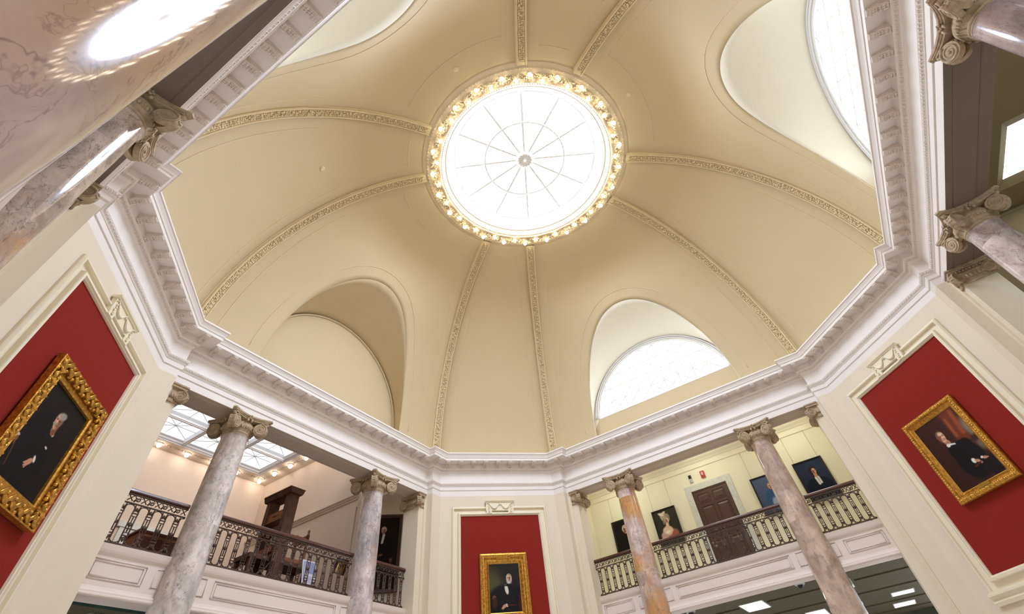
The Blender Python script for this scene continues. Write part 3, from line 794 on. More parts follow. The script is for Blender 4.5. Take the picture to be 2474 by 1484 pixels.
# door: marble surround, dark frame, double leaf panels
dt = MB(); dt.M = frame('B', -.085, 10.2, 5.18)
dt.box(-.81, -.62, -.03, .01, 0, 2.92); dt.box(.62, .81, -.03, .01, 0, 2.92); dt.box(-.62, .62, -.03, .01, 2.73, 2.92)
dsur = struct(dt.build('door_1', M['marbletrim']))
dd = MB(); dd.M = frame('B', -.085, 10.2, 5.18); dd.box(-.62, -.585, -.02, .01, 0, 2.73); dd.box(.585, .62, -.02, .01, 0, 2.73); dd.box(-.585, .585, -.02, .01, 2.69, 2.73)
dd.build('door_frame', M['doorwood'], dsur)
for s in (0,):
    dl = MB(); dl.M = frame('B', -.085, 10.2, 5.18); dl.box(-.585, .585, -.004, .01, 0, 2.69)
    xs = [(-.44, -.04), (.04, .44)]
    def raised(x0, x1, z0, z1):
        dl.tube([(x0, -.006, z0), (x1, -.006, z0), (x1, -.006, z1), (x0, -.006, z1)], .012, 4, closed=True, smooth=False)
        dl.add([(x0 + .03, -.006, z0 + .03), (x1 - .03, -.006, z0 + .03), (x1 - .03, -.006, z1 - .03), (x0 + .03, -.006, z1 - .03), (x0 + .07, -.022, z0 + .07), (x1 - .07, -.022, z0 + .07), (x1 - .07, -.022, z1 - .07), (x0 + .07, -.022, z1 - .07)],
               [(0, 1, 5, 4), (1, 2, 6, 5), (2, 3, 7, 6), (3, 0, 4, 7), (4, 5, 6, 7)])
    for x0, x1 in ((-.47, -.06), (.06, .47)):
        raised(x0, x1, 2.30, 2.58); raised(x0, x1, 1.35, 2.18); raised(x0, x1, .30, 1.15)
    dl.build('door_leaf', M['doorwood'], dsur)
hn = MB(); hn.M = frame('B', -.085, 10.2, 5.18); hn.tube([(-.52, -.02, 1.0), (-.52, -.07, 1.0), (-.42, -.07, 1.0)], .012, 6); hn.lathe([(0, 0), (.03, 0), (.03, .012), (0, .012)], 12, M=Matrix.Translation((-.52, -.005, 1.12)) @ Matrix.Rotation(PI / 2, 4, 'X'))
hn.build('door_handle', M['steel'], dsur)
# alarm and strobe above the door
t = thing('fire_alarm', frame('B', -.105, 10.2, 8.25), 'red fire alarm strobe on the yellow wall above the dark door', 'alarm')
m = MB(); m.box(-.075, .075, -.06, 0, -.01, .20); m.build('housing', M['redplastic'], t)
m = MB(); m.box(-.03, .03, -.085, -.06, .05, .15); m.build('strobe_lens', M['grey'], t)
t = thing('wall_speaker', frame('B', -.565, 10.2, 8.22), 'small black and grey device left of the red fire alarm', 'wall device')
m = MB(); m.box(-.05, .05, -.05, 0, .11, .22); m.ball((0, -.05, .165), .035, .03, .035, 8); m.build('sensor_head', M['black'], t)
m = MB(); m.box(-.06, .06, -.045, 0, -.02, .10); m.tube([(-.03, -.05, .02), (.03, -.05, .07)], .012, 6); m.build('housing', M['grey'], t)

# --- gallery A: tall pinkish hall with the laylight
bx('A', 'wall_back_left_rear', M['galwhite'], -6.0, 3.9, 16.6, 16.75, 5.18, 11.35)
bx('A', 'wall_back_left_end', M['galwhite'], -6.15, -6.0, 8.2, 16.75, 5.18, 11.35)
mb = MB(); mb.M = frame('A'); mb.box(3.9, 4.05, 10.55, 16.75, 5.18, 11.35); mb.box(3.9, 4.05, 8.24, 10.55, 8.62, 11.35)
struct(mb.build('wall_back_left_side', M['galwhite']))
led = MB(); led.M = frame('A')
led.prism([(3.9, 8.86), (3.86, 8.87), (3.85, 8.90), (3.82, 8.93), (3.79, 8.98), (3.76, 9.0), (3.76, 9.06), (3.9, 9.07)], 10.5, 16.6, 'y')
struct(led.build(trim_name(), M['galwhite']))
bx('A', 'wall_back_left_upper', M['soffitlit'], -4.6, 4.05, 8.24, 8.36, 8.30, 11.35)
# low ceiling and enclosing walls of the passage behind the pier
bx('A', 'ceiling', M['galwhite'], 4.05, 7.4, 8.24, 12.2, 8.62, 8.72)
bx('A', 'wall_back_left_passage', M['cream'], 7.4, 7.5, 8.24, 12.2, 5.18, 8.72)
bx('A', 'wall_back_left_passage_end', M['cream'], 4.05, 7.4, 12.2, 12.3, 5.18, 8.72)
bx('A', 'floor', M['mahogany'], 4.6, 7.4, 8.3, 12.2, 5.0, 5.18)
# ceiling with the laylight hole
x0, x1, y0, y1 = -1.84, 2.98, 8.9, 15.73
mb = MB(); mb.M = frame('A')
for a in ((-6.0, x0, 8.24, 16.75), (x1, 4.05, 8.24, 16.75), (x0, x1, 8.24, y0), (x0, x1, y1, 16.75)): mb.box(*a, 11.25, 11.35)
struct(mb.build('ceiling', M['galwhite']))
lm = MB(); lm.M = frame('A')
for (r_, z) in ((.10, 11.24), (.05, 11.22), (0, 11.26), (-.06, 11.32)):
    lm.tube([(x0 - r_, y0 - r_, z), (x1 + r_, y0 - r_, z), (x1 + r_, y1 + r_, z), (x0 - r_, y1 + r_, z)], .035, 4, closed=True, smooth=False)
cx = [-1.84 + 1.607 * i for i in range(4)]; cyy = [15.73 - 1.452 * i for i in range(5)] + [8.9]
for x in cx[1:3]: lm.box(x - .07, x + .07, y0, y1, 11.22, 11.42); lm.box(x - .03, x + .03, y0, y1, 11.19, 11.22)
for y in cyy[1:5]: lm.box(x0, x1, y - .07, y + .07, 11.23, 11.42); lm.box(x0, x1, y - .03, y + .03, 11.20, 11.23)
lay = struct(lm.build('window_5', M['whitegloss']))
pn = MB(); pn.M = frame('A'); pn.add([(x0 - .1, y0 - .1, 11.44), (x1 + .1, y0 - .1, 11.44), (x1 + .1, y1 + .1, 11.44), (x0 - .1, y1 + .1, 11.44)], [(0, 1, 2, 3)]); pn.build('pane', M['sky_gallery'], lay)
st = MB(); st.M = frame('A')
for i in range(3):
    for j in range(4):
        cxx, cyy_ = (cx[i] + cx[i + 1]) / 2, (cyy[j] + cyy[j + 1]) / 2; hx, hy = .74, .66
        for dx, dy in ((-1, -1), (0, -1), (1, -1), (1, 0), (1, 1), (0, 1), (-1, 1), (-1, 0)):
            st.tube([(cxx, cyy_, 11.40), (cxx + dx * hx, cyy_ + dy * hy, 11.40)], .012, 4)
        st.ball((cxx, cyy_, 11.39), .05, .05, .02, 8)
st.build('star_mullions', M['mullion'], lay)
gb = MB(); gb.M = frame('A'); rnd = random.Random(5)
for k in range(190):
    s_ = k / 190
    for (xa, ya, xb, yb) in ((3.42, 9, 3.42, 16.2), (-2.2, 16.2, 3.42, 16.2), (-2.2, 9, -2.2, 16.2)):
        gb.ball((xa + (xb - xa) * s_ + rnd.uniform(-.06, .06), ya + (yb - ya) * s_ + rnd.uniform(-.06, .06), 11.25), .045, .03, .018, 5)
gb.build('garland', M['galwhite'], lay)
for i, x in enumerate((-3.0, -1.0, 1.0, 3.0)):  # unseen fill lamps, added to brighten the rear wall of this gallery
    t = thing('added_fill_spot', frame('A', x, 8.50, 10.9), '%s unseen fill spot added above the beam inside the left gallery' % ('leftmost', 'second', 'third', 'rightmost')[i], 'added_fill_spot', 'added fill spots above the beam of the left gallery')
    m = MB(); m.box(-.03, .03, -.14, -.04, -.05, .05); m.build('bracket', M['grey'], t)
    m = MB(); m.M = Matrix.Rotation(-PI / 2, 4, 'X'); m.lathe([(0, -.08), (.05, -.08), (.06, .0), (.075, .08), (.065, .08), (.055, .02)], 16); m.build('fill_spot_housing', M['grey'], t)
    L = bpy.data.lights.new('fill_spot_lamp', 'SPOT'); L.energy = 175; L.color = (1, .93, .87); L.spot_size = math.radians(58); L.spot_blend = .8; L.shadow_soft_size = .05
    lo = bpy.data.objects.new('fill_spot_lamp', L); C.objects.link(lo); lo.parent = t; lo.location = (0, .10, 0); lo.rotation_euler = (math.radians(82), 0, 0)
spots = [(3.39, 16.25 - .96 * i) for i in range(5)] + [(2.30, 16.22), (1.22, 16.2), (.22, 16.22), (-.83, 16.22), (-2.0, 13.35), (-2.0, 15.3), (-2.0, 14.3)]
labs = ['bulb at the lower corner of the star skylight in the left gallery'] + ['%s bulb from the lower corner along the right border of the star skylight' % w for w in ('first', 'second', 'third', 'fourth')] + ['%s bulb from the lower corner along the lower border of the star skylight' % w for w in ('first', 'second', 'third', 'fourth')] + ['bright bulb beside the small capital at the left border of the star skylight', 'lower hidden bulb at the left border of the star skylight', 'middle hidden bulb at the left border of the star skylight']
proto = None
for (x, y), lb in zip(spots, labs):
    Mx = frame('A', x, y, 11.225)
    if proto is None: proto = lamp_proto('light_bulb', Mx, lb, 'bulbs around the star skylight', .075, M['bulb2'])
    else: copy_tree(proto, Mx, None, lb)

# --- gallery C: dim corridor with a flat lit ceiling opening
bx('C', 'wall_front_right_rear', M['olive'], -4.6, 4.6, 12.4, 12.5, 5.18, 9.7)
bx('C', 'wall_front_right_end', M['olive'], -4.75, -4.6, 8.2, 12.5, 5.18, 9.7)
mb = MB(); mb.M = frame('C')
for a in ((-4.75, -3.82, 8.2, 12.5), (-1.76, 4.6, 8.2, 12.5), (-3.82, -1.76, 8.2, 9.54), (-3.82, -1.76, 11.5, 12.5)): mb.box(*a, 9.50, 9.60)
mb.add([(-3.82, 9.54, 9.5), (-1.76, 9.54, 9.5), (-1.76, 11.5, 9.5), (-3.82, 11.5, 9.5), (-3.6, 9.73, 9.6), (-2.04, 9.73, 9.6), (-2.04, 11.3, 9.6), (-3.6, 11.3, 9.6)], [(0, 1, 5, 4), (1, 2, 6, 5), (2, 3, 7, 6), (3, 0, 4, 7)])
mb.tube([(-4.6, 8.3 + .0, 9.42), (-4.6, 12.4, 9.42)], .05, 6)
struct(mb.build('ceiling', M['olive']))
wn = MB(); wn.M = frame('C'); wn.box(-3.62, -2.02, 9.71, 11.32, 9.60, 9.62); struct(wn.build('window_6', M['panel']))
t = MB(); t.lathe([(0, -.05), (.02, -.045), (.03, -.02), (.012, -.012), (.012, 0)], 10); s_o = t.build('sprinkler_head', M['black']); s_o.matrix_world = frame('C', -4.0, 8.9, 9.5); tag(s_o, 'small dark sprinkler head on the dim ceiling beside the right edge column', 'sprinkler')
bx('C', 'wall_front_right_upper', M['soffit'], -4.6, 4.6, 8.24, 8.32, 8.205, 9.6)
# --- gallery D above and behind the camera
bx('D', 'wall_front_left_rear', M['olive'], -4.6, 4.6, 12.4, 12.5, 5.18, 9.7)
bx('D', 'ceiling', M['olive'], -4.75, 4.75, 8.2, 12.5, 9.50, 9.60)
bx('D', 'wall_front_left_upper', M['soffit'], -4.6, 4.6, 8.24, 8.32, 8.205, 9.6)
# --- ground floor aisles
for b, dpt in (('A', 12.0), ('B', 17.2), ('C', 12.4), ('D', 12.4)):
    bx(b, 'wall_%s_ground' % SIDE[b], M['cream'] if b not in 'A' else M['olive'], -4.6, 4.6, dpt, dpt + .1, 0, 4.5)
# ceiling beams of the aisle below the yellow gallery
mb = MB(); mb.M = frame('B')
for y in (9.86, 11.85, 14.2, 16.0):
    for xa, xb in (((-4.6, -.5), (.3, 1.85), (2.65, 4.6)) if y < 10 else ((-4.6, 4.6),)): mb.box(xa, xb, y, y + .03, 4.47, 4.5)
mb.box(-4.6, 4.6, 8.3, 8.7, 4.44, 4.5)
struct(mb.build(trim_name(), M['lowceil']))
gp = MB(); gp.M = frame('B'); gp.box(-4.6, 4.6, 17.1, 17.15, 2.2, 4.5); struct(gp.build('window_7', M['darkgrey']))
gp = MB(); gp.M = frame('A'); gp.box(-4.6, 4.6, 8.0, 8.52, 4.43, 4.455); gp.box(-4.6, 4.6, 11.2, 11.25, 0, 4.46); struct(gp.build('window_8', M['darkgreen']))
rl = MB(); rl.M = frame('A'); rl.lathe([(.16, 4.46), (.16, 4.445), (.13, 4.44), (.0, 4.45)], 20, M=Matrix.Translation((-2.95, 9.05, 0))); struct(rl.build(trim_name(), M['darkgrey']))
def light_panel(M_, w, h, label):
    t = thing('ceiling_light', M_, label, 'ceiling light', 'square light panels in the aisle ceiling')
    f = MB()
    for a in ((-w / 2 - .03, w / 2 + .03, -h / 2 - .03, -h / 2), (-w / 2 - .03, w / 2 + .03, h / 2, h / 2 + .03), (-w / 2 - .03, -w / 2, -h / 2, h / 2), (w / 2, w / 2 + .03, -h / 2, h / 2)): f.box(*a, -.02, 0)
    f.build('light_frame', M['grey'], t)
    d = MB(); d.box(-w / 2, w / 2, -h / 2, h / 2, -.012, 0); d.build('diffuser', M['panel'], t)
light_panel(frame('B', -.095, 10.08, 4.5), .63, 1.15, 'square white ceiling light below the gallery between the two right-hand columns')
light_panel(frame('B', 1.10, 13.42, 4.5), .58, 1.1, 'white ceiling light cut by the bottom edge left of the mauve column')
light_panel(frame('B', 2.25, 10.08, 4.5), .60, 1.2, 'thin white ceiling light just right of the mauve brown column')
light_panel(frame('B', 3.65, 13.18, 4.5), .60, .56, 'upper of two white lights beside the right pier')
light_panel(frame('B', 3.58, 15.22, 4.5), .62, .75, 'lower of two white lights beside the right pier')
for (x, y, lb) in ((1.46, 8.42, 'black dome camera in a white ring below the gallery, beside the mauve column'), (-1.50, 8.42, 'black dome camera at the bottom edge right of the orange column')):
    t = thing('dome_camera', frame('B', x, y, 4.44), lb, 'security camera')
    a = MB(); a.lathe([(.125, 0), (.125, -.02), (.105, -.035), (.085, -.035)], 24); a.build('mounting_ring', M['grey'], t)
    d = MB(); d.ball((0, 0, -.03), .088, .088, .075, 20); d.build('dark_dome', M['black'], t)

# ------------------------------------------------------------------ railings
PITCH = .2317
def baluster_mesh():
    mb = MB(); zb, zt = 5.265 - 5.185, 5.905 - 5.185; g = .0415
    for s in (-1, 1):
        mb.tube([(s * g, 0, zb + .05), (s * g, 0, zt - .05)], .0115, 5)
        # half arches reaching the middle of the loops
        mb.tube([(s * g, 0, zt - .05), (s * (g + .012), 0, zt - .018), (s * (g + .040), 0, zt - .0), (s * PITCH / 2, 0, zt + .008)], .0105, 5)
        mb.tube([(s * g, 0, zb + .05), (s * (g + .012), 0, zb + .018), (s * (g + .040), 0, zb), (s * PITCH / 2, 0, zb - .008)], .0105, 5)
        mb.tube([(s * g * .5, 0, zt - .10), (s * g * .9, 0, zt - .02), (s * g * 1.1, 0, zt + .02)], .0105, 4)
        mb.tube([(s * g * .5, 0, zb + .10), (s * g * .9, 0, zb + .02), (s * g * 1.1, 0, zb - .02)], .0105, 4)
    for z in (zb + .13, zt - .13): mb.box(-g - .012, g + .012, -.012, .012, z - .007, z + .007)
    mb.tube([(0, 0, zb + .19), (0, 0, zt - .19)], .0105, 5)
    zm = (zb + zt) / 2; 
    for s in (-1, 1): mb.ball((0, 0, zm + s * .105), .017, .012, .01, 6); mb.box(-.03, .03, -.008, .008, zm + s * .14 - .005, zm + s * .14 + .005)
    mb.ball((0, 0, zt - .06), .02, .015, .04, 6); mb.ball((0, 0, zb + .06), .02, .015, .04, 6)
    return mb.mesh('baluster', M['iron'])
BAL = baluster_mesh()
kn = MB(); kn.ball((0, 0, .40), .038, .024, .038, 12); KNOB = kn.mesh('knob', M['iron'])
def scroll_mesh(n):
    mb = MB(); z0 = .765; 
    for i in range(n):
        x = (i - (n - 1) / 2) * PITCH; s = 1 if i % 2 else 1
        pts = [(x - .045 + .044 * (1 - k / 13) * math.cos(2.6 + k * .72), 0, z0 + .05 + .044 * (1 - k / 13) * math.sin(2.6 + k * .72)) for k in range(12)]
        mb.tube([(x - PITCH / 2 + .01, 0, z0 - .005), (x - .085, 0, z0 + .035)] + pts, .012, 5)
        mb.tube([(x - PITCH / 2, 0, z0 + .1), (x - PITCH / 2 + .03, 0, z0 + .05), (x - PITCH / 2, 0, z0)], .009, 4)
        mb.tube([(x + .015, 0, z0), (x + .10, 0, z0 + .10)], .0095, 5); mb.tube([(x + .015, 0, z0 + .10), (x + .10, 0, z0)], .0095, 5)
        mb.ball((x + .057, 0, z0 + .05), .014, .012, .014, 6)
        mb.tube([(x - .04, 0, z0 + .1), (x, 0, z0 + .07), (x + .02, 0, z0 + .1)], .006, 4)
    return mb
def railing(b, x0, x1, n, label):
    xc = (x0 + x1) / 2; L = x1 - x0
    t = thing('iron_railing', frame(b, xc, 8.02, 5.185), label, 'railing', 'iron gallery railings with wooden handrails')
    h = MB(); h.prism([(-.034, .918), (-.042, .94), (-.036, .972), (-.016, .99), (.016, .99), (.036, .972), (.042, .94), (.034, .918)], -L / 2, L / 2, 'x'); h.build('handrail', M['mahogany'], t)
    r = MB(); r.box(-L / 2, L / 2, -.016, .016, .885, .915); r.build('top_rail', M['iron'], t)
    r = MB(); r.box(-L / 2, L / 2, -.014, .014, .735, .755); r.build('middle_rail', M['iron'], t)
    r = MB(); r.box(-L / 2, L / 2, -.018, .018, .045, .070)
    for s in (-L / 2 + .15, 0, L / 2 - .15): r.box(s - .012, s + .012, -.012, .012, 0, .05)
    r.build('bottom_rail', M['iron'], t)
    p = L / n; k = p / PITCH
    sm = scroll_mesh(n); sm.v = [(v[0] * k, v[1], v[2] + .015) for v in sm.v]; sm.build('scroll_frieze', M['iron'], t)
    for i in range(n):
        o = bpy.data.objects.new('baluster', BAL); C.objects.link(o); o.parent = t; o.location = (-L / 2 + (i + .5) * p, 0, 0); o.scale = (k, 1, 1)
        q = bpy.data.objects.new('knob', KNOB); C.objects.link(q); q.parent = o
railing('A', -3.89, -2.585, 5, 'dark iron railing section beside the left red panel')
railing('A', -1.915, 1.915, 16, 'long dark iron railing section in front of the printing press')
railing('A', 2.585, 3.89, 6, 'short iron railing section in front of the tall dark portrait')
railing('B', -3.89, -2.585, 6, 'iron railing section left of the orange marble column')
railing('B', -1.915, 1.915, 16, 'long iron railing section in front of the dark gallery door')
railing('B', 2.585, 3.89, 6, 'iron railing section right of the mauve brown column')

# ------------------------------------------------------------------ paintings
def paint_mat(name='oil_paint'):
    m = bpy.data.materials.new(name); m.use_nodes = True; nt = m.node_tree; b = nt.nodes['Principled BSDF']
    a = nt.nodes.new('ShaderNodeAttribute'); a.attribute_name = 'paint'; tc = nt.nodes.new('ShaderNodeTexCoord')
    n = nt.nodes.new('ShaderNodeTexNoise'); n.inputs['Scale'].default_value = 14; n.inputs['Detail'].default_value = 5
    r = nt.nodes.new('ShaderNodeValToRGB'); r.color_ramp.elements[0].color = (.75, .75, .75, 1); r.color_ramp.elements[1].color = (1.2, 1.2, 1.2, 1)
    mx = nt.nodes.new('ShaderNodeMixRGB'); mx.blend_type = 'MULTIPLY'; mx.inputs[0].default_value = .8
    nt.links.new(tc.outputs['Object'], n.inputs['Vector']); nt.links.new(n.outputs['Fac'], r.inputs['Fac'])
    nt.links.new(a.outputs['Color'], mx.inputs[1]); nt.links.new(r.outputs[0], mx.inputs[2]); nt.links.new(mx.outputs[0], b.inputs['Base Color'])
    b.inputs['Roughness'].default_value = .6; b.inputs['Specular IOR Level'].default_value = .15
    return m
M['paint'] = paint_mat()
def canvas(t, x0, x1, z0, z1, ny, layers, bg, sc=1.):
    """x, z in metres from the lower left corner of the outer frame; layers in units of outer width sc"""
    nx = max(8, int(ny * (x1 - x0) / (z1 - z0))); cols = []; v = []
    for j in range(ny + 1):
        for i in range(nx + 1):
            x = x0 + (x1 - x0) * i / nx; z = z0 + (z1 - z0) * j / ny; v.append((x, 0, z)); px, pz = x / sc, z / sc
            c = list(bg[0]) if not isinstance(bg[0], (int, float)) else list(bg)
            if not isinstance(bg[0], (int, float)):
                w = min(1, max(0, (pz * bg[2][1] + px * bg[2][0]))); c = [bg[0][k] * (1 - w) + bg[1][k] * w for k in range(3)]
            for L in layers:
                if L[0] == 'e':
                    _, cx_, cz_, rx, rz, rot, col, soft = L; a = math.radians(rot); dx, dz = px - cx_, pz - cz_
                    if abs(dx) > max(rx, rz) * 1.6 + soft or abs(dz) > max(rx, rz) * 1.6 + soft: continue
                    u = (dx * math.cos(a) + dz * math.sin(a)) / rx; w_ = (-dx * math.sin(a) + dz * math.cos(a)) / rz
                    d = (math.hypot(u, w_) - 1) * min(rx, rz)
                else:
                    _, ax, az, bx_, bz, ra, rb, col, soft = L; ex, ez = bx_ - ax, bz - az
                    q = min(1, max(0, ((px - ax) * ex + (pz - az) * ez) / (ex * ex + ez * ez))); d = math.hypot(px - ax - ex * q, pz - az - ez * q) - (ra + (rb - ra) * q)
                w = min(1, max(0, .5 - d / soft)); w = w * w * (3 - 2 * w)
                if w > 0: c = [c[k] * (1 - w) + col[k] * w for k in range(3)]
            cols.append(c)
    f = [(j * (nx + 1) + i, j * (nx + 1) + i + 1, (j + 1) * (nx + 1) + i + 1, (j + 1) * (nx + 1) + i) for j in range(ny) for i in range(nx)]
    me = bpy.data.meshes.new('canvas'); me.from_pydata(v, [], f); me.materials.append(M['paint'])
    at = me.color_attributes.new('paint', 'FLOAT_COLOR', 'POINT')
    for i, c in enumerate(cols): s = srgb(*c); at.data[i].color = s
    me.update(); o = bpy.data.objects.new('canvas', me); C.objects.link(o); o.parent = t; return o
def picture_frame(t, w, h, fw, dp, prof, mt, orn=None, seed=1, pname='frame'):
    mb = MB(); v = []; f = []; k = len(prof)
    for (i, d) in prof: i *= fw; d *= dp; v += [(i, -d, i), (w - i, -d, i), (w - i, -d, h - i), (i, -d, h - i)]
    for j in range(k - 1):
        for i in range(4): q = (i + 1) % 4; f.append((j * 4 + i, j * 4 + q, j * 4 + 4 + q, j * 4 + 4 + i))
    mb.add(v, f, 0, False); rnd = random.Random(seed)
    if orn:
        a, n_u, size, hgt = orn
        for (P, Q, ax) in (((0, 0), (w, 0), 0), ((0, h), (w, h), 0), ((0, 0), (0, h), 1), ((w, 0), (w, h), 1)):
            L = math.hypot(Q[0] - P[0], Q[1] - P[1]); n = int(L / size)
            off = a * fw
            for i in range(n + 1):
                q = off + (L - 2 * off) * i / n
                x = q if ax == 0 else (off if P[0] == 0 else w - off); z = q if ax == 1 else (off if P[1] == 0 else h - off)
                T = Matrix.Translation((x, -hgt * dp, z)) @ Matrix.Rotation(rnd.uniform(.5, 1.1) * (1 if i % 2 else -1) + (PI / 2 if ax else 0), 4, 'Y')
                if n_u == 3:
                    s3 = 1 if i % 2 else -1; sg_ = size
                    T = Matrix.Translation((x, -hgt * dp * .8, z)) @ Matrix.Rotation(PI / 2 if ax else 0, 4, 'Y') @ Matrix.Scale(s3, 4, (0, 0, 1))
                    for rr_ in range(3):
                        k_ = .62 - .18 * rr_
                        mb.tube([(-sg_ * k_, 0, -sg_ * .75), (-sg_ * k_ * .7, -dp * .25, 0), (sg_ * .1 + .02 * rr_, -dp * .38, sg_ * k_), (sg_ * .55, -dp * .2, sg_ * .35 * k_)], [sg_ * .10, sg_ * .17, sg_ * .19, sg_ * .10], 7, M=T)
                    mb.ball((sg_ * .15, -dp * .1, -sg_ * .55), sg_ * .32, dp * .3, sg_ * .25, 8, M=T)
                    continue
                mb.ball((0, 0, 0), size * .75, dp * .22, size * .42, 8, M=T)
                if n_u > 1:
                    mb.tube([(-size * .5, 0, 0), (0, -dp * .15, size * .35), (size * .5, 0, size * .1), (size * .45, -dp * .1, -size * .3), (size * .1, 0, -size * .25)], size * .12, 5, M=T)
    o = mb.build(pname, mt, t)
    return o
def painting(name, M_, w, h, fw, dp, prof, mt, label, layers, bg, ny=110, orn=None, seed=1, slip=None):
    t = thing(name, M_, label, 'painting')
    picture_frame(t, w, h, fw, dp, prof, mt, orn, seed)
    if slip:
        s = MB(); a = fw * .80; d = dp * .35
        pr = [(a, d), (fw * 1.0, d * .5), (fw * 1.08, .012)]; v = []; f = []
        for (i, d_) in pr: v += [(i, -d_, i), (w - i, -d_, i), (w - i, -d_, h - i), (i, -d_, h - i)]
        for j in range(2):
            for i in range(4): q = (i + 1) % 4; f.append((j * 4 + i, j * 4 + q, j * 4 + 4 + q, j * 4 + 4 + i))
        s.add(v, f); s.build('gilt_slip', slip, t)
    c = canvas(t, fw * .95, w - fw * .95, fw * .95, h - fw * .95, ny, layers, bg, w); c.location = (0, -.012, 0)
    bk = MB(); bk.box(.02, w - .02, -.008, .015, .02, h - .02); bk.build('backing', M['blackframe'], t)
    return t
SK, SKD, SKL = (196, 140, 112), (128, 78, 58), (226, 184, 156)
def head(x, z, r, hair=(200, 192, 180), turn=0, beard=None, skin=SK, bald=False):
    s = turn; L = [('e', x, z + r * .22, r * .86, r * 1.0, 0, hair, .01)] if not bald else []
    L += [('e', x + s * r * .12, z, r * .68, r * .98, 0, skin, .012), ('e', x + s * r * .12, z - r * .55, r * .5, r * .5, 0, skin, .01),
          ('e', x - s * r * .5, z - r * .05, r * .3, r * .8, 0, SKD, .03), ('e', x + s * r * .25, z + r * .55, r * .4, r * .22, 0, SKL, .03)]
    for e in (-1, 1): L += [('e', x + s * r * .25 + e * r * .27, z + r * .12, r * .14, r * .06, 0, (50, 30, 24), .01), ('e', x + s * r * .25 + e * r * .27, z + r * .27, r * .2, r * .05, 0, (120, 90, 76), .01)]
    L += [('e', x + s * r * .38, z - r * .12, r * .09, r * .26, 0, SKL, .012), ('e', x + s * r * .36, z - r * .34, r * .12, r * .05, 0, (110, 60, 48), .01), ('e', x + s * r * .26, z - r * .56, r * .22, r * .05, 0, (120, 52, 44), .01)]
    if beard: L += [('e', x + s * r * .15, z - r * .95, r * .52, r * .42, 0, beard, .025), ('e', x - r * .58, z - r * .45, r * .2, r * .6, 0, beard, .03), ('e', x + r * .62, z - r * .45, r * .2, r * .6, 0, beard, .03), ('e', x + s * r * .26, z - r * .42, r * .26, r * .07, 0, beard, .012), ('e', x + s * r * .2, z - r * .60, r * .16, r * .05, 0, (120, 60, 50), .01)]
    return L
PR_G = [(0, 0), (0, .55), (.08, .8), (.30, 1.0), (.50, .95), (.62, .55), (.70, .50), (.80, .62), (.88, .45), (1.0, .2), (1.02, .05)]
PR_L = [(0, 0), (0, .9), (.05, 1.0), (.12, .8), (.35, .62), (.6, .50), (.85, .5), (.92, .62), (1.0, .45), (1.02, .05)]
PR_S = [(0, 0), (0, .7), (.15, 1.0), (.5, .85), (.75, .5), (1.0, .45), (1.02, .1)]
BLK = (26, 22, 22); DK = (34, 26, 24)
# middle red panel
painting('portrait_painting', frame('back', -.735, 8.40, 4.70), 1.47, 1.755, .255, .12, PR_G, M['gold'],
    'gilt framed portrait of a seated white-bearded man on the middle red panel',
    [('e', .25, .62, .22, .30, 20, (78, 74, 50), .25), ('e', .52, .30, .42, .34, 0, (24, 20, 22), .10), ('c', .40, .52, .26, .47, .07, .055, (26, 22, 24), .02), ('c', .70, .52, .76, .30, .10, .08, (24, 20, 22), .03),
     ('e', .56, .50, .19, .14, 0, (28, 24, 26), .03), ('c', .40, .56, .50, .36, .06, .09, (28, 24, 26), .03), ('e', .53, .56, .035, .085, 12, (222, 214, 202), .015), ('c', .51, .625, .585, .632, .012, .012, (18, 16, 18), .008), ('e', .548, .63, .012, .014, 0, (14, 12, 14), .008)]
    + head(.59, .745, .068, (170, 166, 158), -.3, (200, 194, 184)) +
    [('e', .275, .44, .034, .028, 20, SKD, .012), ('c', .25, .44, .24, .41, .009, .007, SKD, .006), ('e', .465, .285, .05, .028, 30, SK, .012), ('c', .43, .27, .41, .25, .010, .008, SK, .006), ('c', .45, .262, .435, .24, .010, .008, SK, .006), ('e', .515, .30, .022, .030, 30, (206, 198, 186), .01), ('e', .62, .30, .10, .01, 0, (90, 30, 24), .01), ('e', .28, .35, .05, .09, 0, (60, 34, 24), .03), ('e', .80, .30, .04, .25, 0, (56, 30, 22), .05)],
    ((30, 25, 24), (44, 42, 36), (.0, .7)), 150, (.30, 1, .035, .95), 3, M['goldflat'])
t = bpy.data.objects['portrait_painting']
pl = MB(); pl.box(.52, .95, -.10, -.09, 1.60, 1.625); pl.build('inscription_strip', M['goldflat'], t)
